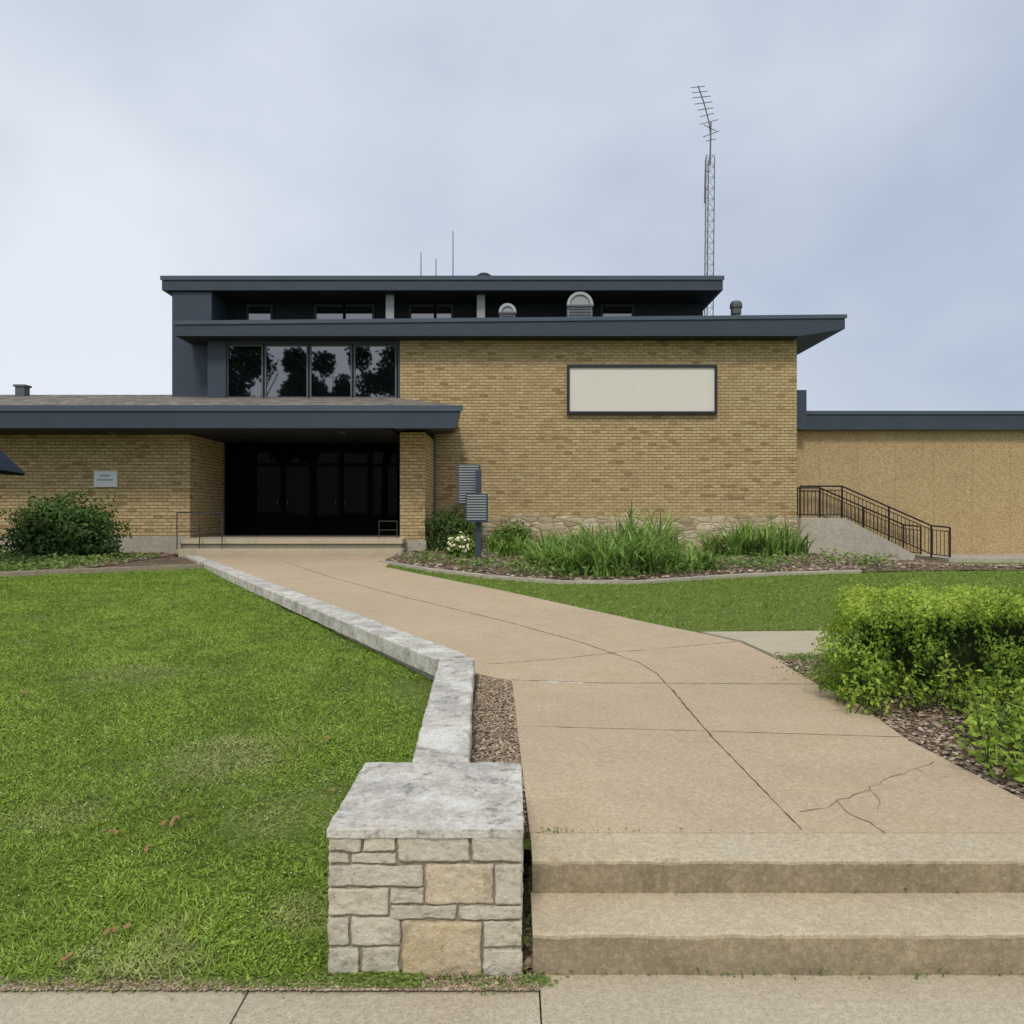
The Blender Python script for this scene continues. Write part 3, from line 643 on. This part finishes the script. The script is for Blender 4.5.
# small plate left
sp_ = thing('wall_plaque', 'small white plaque with faint lettering on left brick wall', 'sign', (X(105, 21.4), 21.45, Z(479, 21.4)))
x0, x1, z0, z1 = X(94, 21.45), X(117, 21.45), Z(487, 21.45), Z(471, 21.45)
MB().box(x0, x1, 21.44, 21.497, z0, z1).build('plate', M['signw'], sp_, bevel=.006)
for r_, (zz, xa, xb) in enumerate(((z1-.15, x0+.18, x1-.18), (z1-.27, x0+.1, x1-.1))):
    xx = xa; tb = MB()
    while xx < xb-.02: w_ = random.uniform(.015, .03); tb.box(xx, xx+w_, 21.434, 21.438, zz, zz+.045); xx += w_+.012
    tb.build('lettering', M['text'], sp_)
tag(MB().tube((X(428, 22), 23.9, .5), (X(428, 22), 23.9, 4.2), .05).build('downspout', M['galvd']), 'thin grey downspout beside the brick entrance pier', 'downspout')

# roof items
def hood(px, w, py, label):
    D = 24.6; c = X(px, D); zt = Z(py, D); R = w/2; zc = zt-R; t = thing('roof_vent', label, 'vent', (c, D, 7.4), 'arched metal vents on the middle roof')
    def arch(r, n=14): return [(c+r*math.cos(math.pi*i/n), zc+r*math.sin(math.pi*i/n)) for i in range(n+1)]
    MB().prismY([(c+R, 7.35)]+arch(R)+[(c-R, 7.35)], D, D+.7).build('hood', M['galv'], t)
    o = arch(R+.03); i_ = arch(R-.06); mb = MB(); n = len(o)
    vs = [(x, D-.06, z) for x, z in o]+[(x, D-.06, z) for x, z in i_]+[(x, D+.02, z) for x, z in o]+[(x, D+.02, z) for x, z in i_]
    fs = [(k, k+1, n+k+1, n+k) for k in range(n-1)]+[(2*n+k, k, k+1, 2*n+k+1)[::-1] for k in range(n-1)]+[(n+k, n+k+1, 3*n+k+1, 3*n+k) for k in range(n-1)]
    mb.add(vs, fs).build('rim', M['galv'], t)
    MB().prismY(arch(R-.08), D-.012, D-.004).build('screen', M['grey'], t)
    mb = MB(); mb.box(c-R-.04, c+R+.04, D-.08, D-.02, zc-.06, zc); z = zc-.14
    while z > 7.5: mb.box(c-R+.02, c+R-.02, D-.05, D-.01, z, z+.05); z -= .09
    mb.build('louvre', M['galvd'], t)
hood(580, .78, 293, 'larger arched metal roof vent above the blank sign')
hood(507.5, .5, 304.5, 'smaller arched metal roof vent left of the larger one')
t = thing('turbine_vent', 'small round capped dark vent at right end of the middle roof', 'vent', (X(736, 25), 25, 7.4))
MB().lathe((X(736, 25), 25, 7.4), [(.13, 0), (.13, .6), (.17, .62), (.17, .8), (.13, .82)], 14).build('pipe', M['galvd'], t)
MB().lathe((X(736, 25), 25, 8.22), [(.2, 0), (.2, .12), (.16, .2), (.05, .24)], 14).build('cap', M['galvd'], t)
tag(MB().lathe((X(484, 27), 27, 9.25), [(.34, 0), (.34, .45), (.28, .62), (.16, .7), (.03, .73)], 18).build('dome_vent', M['black'], smooth=True), 'black domed vent peeking over the top roof edge', 'vent')
tag(MB().box(X(17, 25), X(26, 25), 24.9, 25.2, 5.1, Z(387, 25)).box(X(15.5, 25), X(27.5, 25), 24.87, 25.23, Z(387, 25), Z(385, 25)).build('roof_stack', M['galvd']), 'short square stack on the left shingle roof', 'vent')
for px, py, lab in ((421, 252, 'short whip antenna leftmost of three on the top roof'), (436, 259, 'shortest whip antenna in the middle of three on the top roof'), (453, 231, 'tallest whip antenna rightmost of three on the top roof')):
    D = 28; t = thing('whip_antenna', lab, 'antenna', (X(px, D), D, 9.05), 'whip antennas on the top roof'); zt = Z(py, D)
    MB().tube((X(px, D), D, 9.0), (X(px, D), D, 9.4), .03).build('mount', M['galvd'], t); MB().tube((X(px, D), D, 9.4), (X(px, D), D, zt), .022, .014).build('whip', M['galvd'], t)
# lattice tower
D = 35.5; tx = X(708.5, D); t = thing('antenna_tower', 'tall thin lattice antenna tower rising behind the roof', 'antenna', (tx, D, 0))
top = Z(158, D); legs = [(-.2, -.12), (.2, -.12), (0, .2)]
for lx, ly in legs: MB().tube((tx+lx-.12, D+ly, 0), (tx+lx+.05, D+ly, top), .026, .022, 6).build('leg', M['tower'], t)
br = MB(); z = 8.5; k = 0
while z < top-.4:
    f_ = lambda zz: -.12+.17*zz/top
    for i in range(3):
        a_, b_ = legs[i], legs[(i+1) % 3]
        br.tube((tx+a_[0]+f_(z), D+a_[1], z), (tx+b_[0]+f_(z+.5), D+b_[1], z+.5), .009, n=4); br.tube((tx+a_[0]+f_(z+.5), D+a_[1], z+.5), (tx+b_[0]+f_(z+.5), D+b_[1], z+.5), .009, n=4)
    z += .5
br.build('bracing', M['tower'], t)
def Q(px, py, dy=0): return Vector((X(px, D), D+dy, Z(py, D)))
MB().tube(Q(710, 165), Q(711, 122), .04, .03, 6).build('mast', M['tower'], t)
MB().tube(Q(703.5, 205, -.2), Q(704.5, 162, -.2), .03, .03, 6).tube(Q(703.5, 190, -.2), Q(708, 190, 0), .02, n=5).tube(Q(704, 172, -.2), Q(709, 172), .02, n=5).build('side_pipe', M['tower'], t)
cv = [Q(711, 140), Q(709, 122), Q(704, 103), Q(698, 86)]
ym = MB()
for a_, b_ in zip(cv[:-1], cv[1:]): ym.tube(a_, b_, .028, n=6)
ym.build('boom', M['tower'], t)
for (cx_, cy_, hw, ti) in ((698, 87, 7, 1), (700, 92, 8, 1.5), (701.5, 97, 9, 1.5), (703.5, 103, 9, 2), (705.5, 109, 8, 2), (707, 115, 7, 3), (709, 122, 9, 4), (710, 128, 6, -5), (711, 134, 8, 5), (711, 140, 5, 2)):
    MB().tube(Q(cx_-hw, cy_+ti*.6), Q(cx_+hw, cy_-ti*.6), .018, n=5).build('element', M['tower'], t)

# directory sign
D = 16.4; gx = X(478.5, D)
t = thing('slatted_post_sign', 'slate blue post carrying two stacked slatted sign boxes in front bed', 'sign', (gx, D, .4))
MB().box(gx-.06, gx+.06, D-.02, D+.1, .25, Z(470, D)).build('post', M['slate'], t, bevel=.01)
for (xa, xb, ya, yb, y0) in ((466, 488, 494, 522, D-.2), (457, 480, 464, 505, D+.14)):
    x0, x1, z0, z1 = X(xa, D), X(xb, D), Z(yb, D), Z(ya, D); o = MB().box(x0, x1, y0, y0+.16, z0, z1).build('box', M['slate'], t, bevel=.01)
    sl = MB(); z = z0+.05
    while z < z1-.04: sl.box(x0+.03, x1-.03, y0-.012, y0-.002, z, z+.026); z += .055
    sl.build('slats', M['grey'], o)
# exterior stair right
t = thing('side_stair', 'grey concrete side stair rising left against the building', 'stairs', (10.5, 23.2, .2))
sx0 = X(800, 22.6)
MB().prismY([(sx0, 0), (sx0, 1.42), (9.75, 1.42), (11.8, .36), (11.8, 0)], 22.55, 22.8).build('side_wall', M['conc'], t, bevel=.01)
MB().prismY([(9.0, 0), (9.0, 1.42), (9.75, 1.42), (11.8, .36), (11.8, 0)], 24.2, 24.4).build('side_wall', M['conc'], t, bevel=.01)
MB().box(8.9, 9.6, 22.81, 24.19, 0, 1.3).build('landing', M['conc'], t)
for i in range(6): MB().box(9.6+i*.32, 9.6+(i+1)*.32-.002, 22.81, 24.19, 0, 1.14-.16*i).build('step', M['conc'], t)
def railing(y, label):
    t = thing('iron_railing', label, 'railing', (10.5, y, 1), 'black iron railings of the side stair')
    P1 = (sx0+.03, 2.36); P2 = (9.72, 2.36); P3 = (12.35, 1.2); P4 = (12.9, 1.14)
    if y > 23.5: P1 = (9.0, 2.36)
    def top(x): return float(np.interp(x, [P1[0], P2[0], P3[0], P4[0]], [P1[1], P2[1], P3[1], P4[1]]))
    def base(x): return float(np.interp(x, [9.75, 11.8, 12.9], [1.42, .36, .2]))
    for off, nm, r_ in ((0, 'top_rail', .024), (-.12, 'middle_rail', .013), (-.84, 'bottom_rail', .015)):
        mb = MB()
        for a_, b_ in ((P1, P2), (P2, P3), (P3, P4)): mb.tube((a_[0], y, a_[1]+off), (b_[0], y, b_[1]+off), r_, n=6)
        mb.build(nm, M['black'], t)
    for x in (P1[0], P2[0], 11.1, P3[0], P4[0]): MB().box(x-.02, x+.02, y-.02, y+.02, base(x)-.03, top(x)).build('post', M['black'], t)
    x = P1[0]+.11
    while x < P4[0]-.05: MB().tube((x, y, top(x)-.84), (x, y, top(x)-.12), .010, n=5).build('baluster', M['black'], t); x += .115
railing(22.68, 'black iron railing on the near side of the side stair')
railing(24.3, 'black iron railing on the far side of the side stair')
# entrance pipe rails
def piperail(rx0, rx1, ry, zb, zt, label, nposts, k=1.0):
    t = thing('pipe_railing', label, 'railing', (rx0, ry, zb), 'thin pipe railings at the entrance platform')
    MB().tube((rx0, ry, zt), (rx1, ry, zt), .017*k, n=6).build('top_rail', M['darkrail'], t)
    MB().tube((rx0, ry, (zb+zt)/2), (rx1, ry, (zb+zt)/2), .012*k, n=6).build('middle_rail', M['darkrail'], t)
    for x in np.linspace(rx0, rx1, nposts): MB().tube((x, ry, zb), (x, ry, zt), .015*k, n=6).build('post', M['darkrail'], t)
piperail(X(177, 20.6), X(222, 20.6), 20.6, .6, 1.58, 'thin dark pipe railing at left end of entrance steps', 3)
piperail(X(379, 20.9), X(397, 20.9), 20.9, .87, 1.35, 'short pipe railing by the brick pier at entrance', 2, .8)
# umbrella
t = thing('patio_umbrella', 'dark navy patio umbrella cut by the left edge of view', 'umbrella', (-12.0, 16.2, .4))
um = MB(); c_ = (-12.0, 16.2); vs = [(c_[0], c_[1], 3.65)]
for rr, zz in ((.8, 3.2), (1.6, 2.42)):
    for i in range(16):
        a_ = 2*math.pi*i/16+.2; q = rr*(1 if i % 2 == 0 else .93); vs.append((c_[0]+q*math.cos(a_), c_[1]+q*math.sin(a_), zz+(.0 if i % 2 == 0 else .05)))
fs = [(0, 1+i, 1+(i+1) % 16) for i in range(16)]+[(1+i, 17+i, 17+(i+1) % 16, 1+(i+1) % 16) for i in range(16)]
um.add(vs, fs).build('canopy', M['umb'], t); MB().tube((c_[0], c_[1], .3), (c_[0], c_[1], 3.7), .03).build('pole', M['galvd'], t)

# ---------------------------------------------------------------- plants
def blob_pts(c, r, n, bumps=.15, seed=0, shell=.35, zmin=None):
    d = nrm(RS.normal(size=(n, 3))); rad = np.array([1+bumps*(mnoise.noise((a*2.2+seed, b*2.2, e*2.2))+.6*mnoise.noise((a*5+seed, b*5, e*5))) for a, b, e in d])
    rad *= 1-shell*RS.uniform(0, 1, n)**1.6; P = np.array(c)+d*np.array(r)*rad[:, None]
    if zmin is not None: k = P[:, 2] > zmin; P, d = P[k], d[k]
    return P, d
def bush(name, label, cat, c, r, n, leaf, mat, group=None, seed=0, zmin=None, rb=0, bumps=.3):
    t = thing(name, label, cat, (c[0], c[1], c[2]-r[2]), group)
    P, d = blob_pts(c, r, n, bumps, seed, .35, zmin)
    V = leafV(P, d+RS.normal(size=d.shape)*.7+[0, -.1, .4], leaf*RS.uniform(.7, 1.3, len(P)), leaf*.5)
    rnd = np.clip(RS.beta(2, 2.5, len(P))+.25*d[:, 2]+rb, 0, 1)
    npmesh('foliage', V, 4, mat, rnd, t)
    mb = MB(); vs = []; m1, m2 = 10, 14
    for i in range(m1+1):
        for j in range(m2):
            th = math.pi*i/m1; ph = 2*math.pi*j/m2; dd = (math.sin(th)*math.cos(ph), math.sin(th)*math.sin(ph), math.cos(th)); q = .68+.1*mnoise.noise(Vector(dd)*2)
            vs.append(tuple(c[k]+dd[k]*r[k]*q for k in range(3)))
    mb.add(vs, [(i*m2+j, i*m2+(j+1) % m2, (i+1)*m2+(j+1) % m2, (i+1)*m2+j) for i in range(m1) for j in range(m2)])
    mb.build('inner_core', M['core'], t, smooth=True); return t  # solid dark core filling the inside of the leaf shell
bush('rounded_bush', 'dark green rounded bush in front of left brick wall', 'bush', (X(57, 19), 19.2, 1.0), (1.32, .9, .95), 8000, .12, M['bush'], seed=3, zmin=.35, bumps=.55)
bush('rounded_bush', 'small dark bush against the wall behind the slatted sign', 'bush', (X(450, 21), 21.8, .95), (.75, .6, .75), 3500, .10, M['bush'], seed=8, zmin=.4, bumps=.5)
fl = bush('flowering_shrub', 'low shrub with cream blossoms left of the slatted sign', 'shrub', (X(462, 19), 19, .68), (.36, .3, .30), 1100, .10, M['cover'], seed=5, zmin=.4, bumps=.7)
P, d = blob_pts((X(459, 19), 18.9, .80), (.28, .25, .22), 80, .9, 2, .3, .5)
npmesh('blossom', leafV(P, d+[0, -.6, .3], .09, .08), 4, M['petal'], RS.uniform(0, 1, len(P)), fl)
# hedge
H = thing('clipped_hedge', 'bright yellow green clipped hedge at right beside the path', 'hedge', (4.4, 6.2, .3))
def shear(V):
    V = np.array(V, float); V[:, 0] += (V[:, 1]-5.3)*.44; return V
def hedge_pts(n, x0, x1, y0, y1, z0, z1):
    areas = [(x1-x0)*(y1-y0), (x1-x0)*(z1-z0), (y1-y0)*(z1-z0), (x1-x0)*(z1-z0)*.3]
    f = RS.choice(4, n, p=np.array(areas)/sum(areas)); u = RS.uniform(0, 1, (n, 3)); P = np.stack([x0+(x1-x0)*u[:, 0], y0+(y1-y0)*u[:, 1], z0+(z1-z0)*u[:, 2]], 1)
    N = np.zeros((n, 3)); P[f == 0, 2] = z1; N[f == 0] = [0, 0, 1]; P[f == 1, 1] = y0; N[f == 1] = [0, -1, 0]; P[f == 2, 0] = x0; N[f == 2] = [-1, 0, 0]; P[f == 3, 1] = y1; N[f == 3] = [0, 1, 0]
    lo = np.array([x0, y0, z0-5]); hi = np.array([x1, y1, z1]); r = .13
    q = np.clip(P, lo+r, hi-r); dlt = P-q; L = np.linalg.norm(dlt, axis=1, keepdims=True); dn = dlt/np.maximum(L, 1e-6); P = np.where(L > 1e-6, q+dn*r, P); N = np.where(L > 1e-6, dn, N)
    nz = np.array([mnoise.noise((a*2.3, b*2.3, c*2.3))+.9*mnoise.noise((a*6.5, b*6.5, c*6.5)) for a, b, c in P])
    am = np.where(N[:, 2] > .7, .07, .19)
    k = RS.uniform(0, 1, n) < np.clip(.85+1.7*nz+(N[:, 2] > .7)*.4, .12, 1)
    P = P+N*(nz*am-RS.uniform(0, 1, n)**1.4*.16+.025)[:, None]
    return P[k], N[k], nz[k]
P, N, nz = hedge_pts(46000, 2.28, 5.6, 5.3, 6.6, .34, .94)
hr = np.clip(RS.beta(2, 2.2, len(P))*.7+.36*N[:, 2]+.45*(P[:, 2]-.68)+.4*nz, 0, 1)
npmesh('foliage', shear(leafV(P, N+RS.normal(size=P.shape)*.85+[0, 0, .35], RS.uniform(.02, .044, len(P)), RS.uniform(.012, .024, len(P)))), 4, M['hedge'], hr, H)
hc = MB(); rblock(hc, 2.42, 5.5, 5.50, 6.45, .30, .78, .5, .05, 3, cuts=14, rr=.1); hc.v = [tuple(q) for q in shear(hc.v)]; hc.build('inner_core', M['core'], H, smooth=True)  # one solid dark block inside the hedge foliage
def sprigs(parent, n, x0, x1, y0, y1, z0, z1, leaf, mat, name='sprigs', lo=.3, base=None, follow=False):
    V = []; rr = []; st_ = MB()
    for i in range(n):
        bx, by = random.uniform(x0, x1), random.uniform(y0, y1)
        if follow: bx += (by-y0)*.55
        b0 = zp(by) if base is None else base; h = random.uniform(z0, z1); lx, ly = random.uniform(-.18, .1), random.uniform(-.2, .1)
        st_.tube((bx, by, b0), (bx+lx, by+ly, b0+h), .004, .002, 4)
        m_ = 24; tt = RS.uniform(.2, 1, m_); P = np.stack([bx+lx*tt, by+ly*tt, b0+h*tt], 1)+RS.normal(size=(m_, 3))*.025
        V.append(leafV(P, RS.normal(size=(m_, 3))*.6+[0, -.3, .9], leaf*RS.uniform(.6, 1.2, m_), leaf*.5)); rr.append(np.clip(RS.uniform(lo, 1, m_), 0, 1))
    npmesh(name, np.concatenate(V), 4, mat, np.concatenate(rr), parent); st_.build('stems', M['bark'], parent)
sprigs(H, 120, 2.2, 4.2, 4.9, 5.45, .08, .36, .046, M['hedge'], lo=.1)
sprigs(H, 130, 2.9, 5.6, 5.5, 6.4, .08, .19, .038, M['hedge'], 'top_shoots', .4, .84)
SH = thing('loose_shrub', 'sparse bright green leafy shoots at the right edge in mulch', 'shrub', (2.9, 4.2, .28))
sprigs(SH, 110, 2.32, 3.0, 3.78, 4.9, .08, .34, .05, M['hedge'], 'foliage', .15, None, True)
# long leaf clumps
def clump(x, y, z, n, Lm, spread):
    k = 7; V = []; rr = []
    for i in range(n):
        a_ = random.uniform(0, 6.283); L = Lm*random.uniform(.6, 1.15); w = random.uniform(.03, .055); lean = random.uniform(.35, 1)*spread
        bx, by = x+random.gauss(0, .13), y+random.gauss(0, .13); dx, dy = math.cos(a_), math.sin(a_); pts = []
        for j in range(k+1):
            t_ = j/k; out = lean*L*(t_**1.5)*.72; up = L*(t_-lean*.55*t_**2.3); pts.append((bx+dx*out, by+dy*out, z+max(.02*t_, up), w*(1-.85*t_**2)*.5))
        tw = random.uniform(-.6, .6); px_, py_ = -dy*math.cos(tw)+dx*math.sin(tw), dx*math.cos(tw)+dy*math.sin(tw)
        for j in range(k):
            p, q = pts[j], pts[j+1]
            V += [(p[0]-px_*p[3], p[1]-py_*p[3], p[2]), (p[0]+px_*p[3], p[1]+py_*p[3], p[2]), (q[0]+px_*q[3], q[1]+py_*q[3], q[2]), (q[0]-px_*q[3], q[1]-py_*q[3], q[2])]
        b_ = random.gauss(.42, .28); rr += [min(1, max(0, b_+.5*(j/k-.4))) for j in range(k)]
    return V, rr
def place_clump(px, D, h, n, spread, label, group):
    x = X(px, D); z = float(zl(np.array(x), np.array(float(D)), False))+.05
    V, rr = clump(x, D, z, n, h, spread)
    t = npmesh('daylily_clump', np.array(V), 4, M['lily'], rr); tag(t, label, 'plant', group)
lab1 = 'tall arching strap leaved green clump in the middle of the front bed'
for px, D, h in ((552, 15.2, .9), (572, 14.4, 1.05), (600, 14.2, 1.2), (588, 16, 1.4), (624, 14.4, 1.3), (612, 16.6, 1.55), (642, 15.4, 1.5), (650, 14.6, 1.1), (662, 16.2, 1.6), (682, 15.1, 1.0), (635, 17.4, 1.8), (654, 17.6, 1.8), (560, 17, 1.1), (702, 15.6, .7), (585, 18, 1.3), (538, 16.5, .7)):
    place_clump(px, D, h, 80, 1.3, lab1, 'strap leaved clumps in the middle of the bed')
lab2 = 'strap leaved green clump near the stone foundation toward the side stair'
for px, D, h in ((714, 19.4, 1.1), (732, 19.2, 1.2), (750, 19.4, 1.3), (768, 19.2, 1.25), (785, 19.6, 1.25), (797, 20.2, 1.0), (742, 20.6, 1.4), (772, 20.6, 1.35)):
    place_clump(px, D, h, 70, 1.3, lab2, 'strap leaved clumps toward the side stair')
lab3 = 'low fine leaved green tuft right of the slatted sign'
for px, D, h in ((505, 19.5, .65), (520, 20, .75), (535, 19, .75), (548, 20.5, .9), (565, 20, 1.0), (495, 21, .9), (515, 22, 1.0)):
    place_clump(px, D, h, 50, 1.2, lab3, 'low tufts right of the slatted sign')
bush('rounded_bush', 'low olive green bush against stone foundation right of the sign post', 'bush', (X(512, 22.5), 22.6, .8), (.7, .5, .5), 2500, .09, M['cover'], seed=12, zmin=.4, bumps=.6)
# ground cover
n = 15000; x = RS.uniform(-16, -9.0, n); y = RS.uniform(14.5, 20, n)
k = (y > np.interp(x, bedfx, bedfy)+.15) & (y < 20) & (RS.uniform(0, 1, n) < np.clip((-8.6-x)*.6, .05, 1)); x, y = x[k], y[k]
P = np.stack([x, y, zl(x, y, True)+.06+RS.uniform(0, .22, len(x))*(.6+.8*np.array([mnoise.noise((a*1.5, b*1.5, 0)) for a, b in zip(x, y)]))], 1)
npmesh('ground_cover', leafV(P, RS.normal(size=P.shape)*.5+[0, -.2, 1], .09, .06), 4, M['cover'], RS.uniform(.1, 1, len(P)), kind='stuff')
n = 5000; x = RS.uniform(-2.6, 8.5, n); y = np.interp(x, [p[0] for p in BE], [p[1] for p in BE])+.25+np.abs(RS.normal(size=n))*1.6
k = (np.array([mnoise.noise((a*.9, b*.9, 9)) for a, b in zip(x, y)]) > .0) & (y < 23.8); x, y = x[k], y[k]
npmesh('ground_cover', leafV(np.stack([x, y, zl(x, y, False)+.07+RS.uniform(0, .2, len(x))], 1), RS.normal(size=(len(x), 3))*.5+[0, -.2, 1], .11, .05), 4, M['cover'], RS.uniform(.1, 1, len(x)), kind='stuff')

# trees across the road (reflected in the upper windows)
def tree(x, y, h, r, seed, label, nb=20):
    t = thing('shade_tree', label, 'tree', (x, y, 0), 'trees across the road')
    mb = MB(); mb.tube((x, y, -.1), (x+.1, y, h*.45), .32, .22, 10)
    for i in range(7):
        a_ = i*.9+seed; mb.tube((x+.1, y, h*(.3+.03*i)), (x+math.cos(a_)*r*.7, y+math.sin(a_)*r*.7, h*(.6+.04*i)), .12, .03, 6)
    mb.build('trunk', M['bark'], t); Ps = []; Ns = []
    for i in range(nb):
        a_ = random.uniform(0, 6.28); q = r*random.uniform(.1, .9); c = (x+q*math.cos(a_), y+q*math.sin(a_), h*random.uniform(.42, .95))
        P, d = blob_pts(c, (r*.27,)*3, 330, .4, i+seed, .6); Ps.append(P); Ns.append(d)
    P = np.concatenate(Ps); N = np.concatenate(Ns)
    npmesh('crown', leafV(P, N+RS.normal(size=P.shape), .42, .30), 4, M['tree'], RS.uniform(0, 1, len(P)), t)
tree(-22.5, -16, 17, 4.6, 1, 'dark tree across the road reflected in the left upper panes')
tree(-16.3, -15, 15.5, 3.4, 9, 'dark tree across the road reflected in the middle upper panes')
tree(-10.8, -17, 16.5, 3.8, 5, 'dark tree across the road reflected in the right upper panes')

# ---------------------------------------------------------------- light, sky, camera
w = bpy.data.worlds.new('World'); S.world = w; w.use_nodes = True; nt = w.node_tree; nt.nodes.clear()
def wn(t_, **k):
    o = nt.nodes.new(t_)
    for a_, b_ in k.items(): setattr(o, a_, b_)
    return o
EL, AZ = math.radians(50), math.radians(192)
sky = wn('ShaderNodeTexSky', sky_type='NISHITA'); sky.sun_disc = False; sky.sun_elevation = EL; sky.sun_rotation = AZ
b1 = wn('ShaderNodeBackground'); b1.inputs[1].default_value = .1; nt.links.new(sky.outputs[0], b1.inputs[0])
tc = wn('ShaderNodeTexCoord'); mp = wn('ShaderNodeMapping'); mp.inputs['Scale'].default_value = (1, 1, 1.4); mp.inputs['Location'].default_value = (.3, .1, .4); nt.links.new(tc.outputs['Generated'], mp.inputs[0])
no = wn('ShaderNodeTexNoise'); no.inputs['Scale'].default_value = 1.7; no.inputs['Detail'].default_value = 5; no.inputs['Roughness'].default_value = .45; no.inputs['Distortion'].default_value = .1; nt.links.new(mp.outputs[0], no.inputs['Vector'])
rp = wn('ShaderNodeValToRGB'); e = rp.color_ramp.elements; e[0].position = .32; e[0].color = (.45, .53, .67, 1); e[1].position = .68; e[1].color = (.82, .87, .94, 1); nt.links.new(no.outputs['Fac'], rp.inputs[0])
b2 = wn('ShaderNodeBackground'); b2.inputs[1].default_value = 1.0; nt.links.new(rp.outputs[0], b2.inputs[0])
mx_ = wn('ShaderNodeMixShader'); mx_.inputs[0].default_value = .93; nt.links.new(b1.outputs[0], mx_.inputs[1]); nt.links.new(b2.outputs[0], mx_.inputs[2])
wo = wn('ShaderNodeOutputWorld'); nt.links.new(mx_.outputs[0], wo.inputs[0])
ld = bpy.data.lights.new('sun', 'SUN'); ld.energy = 1.5; ld.angle = math.radians(12); ld.color = (1, .93, .82)
sun = bpy.data.objects.new('sun', ld); COL.objects.link(sun)
dirv = Vector((math.sin(AZ)*math.cos(EL), math.cos(AZ)*math.cos(EL), math.sin(EL)))
sun.rotation_euler = dirv.to_track_quat('Z', 'Y').to_euler()
cd = bpy.data.cameras.new('camera'); cd.sensor_width = 36; cd.lens = 36*F/1024; cd.clip_end = 3000; cd.clip_start = .05
cam = bpy.data.objects.new('camera', cd); COL.objects.link(cam); cam.location = (0, 0, 1.6); cam.rotation_euler = (math.radians(90), 0, 0); S.camera = cam
S.view_settings.view_transform = 'Standard'; S.view_settings.look = 'None'; S.view_settings.exposure = 0
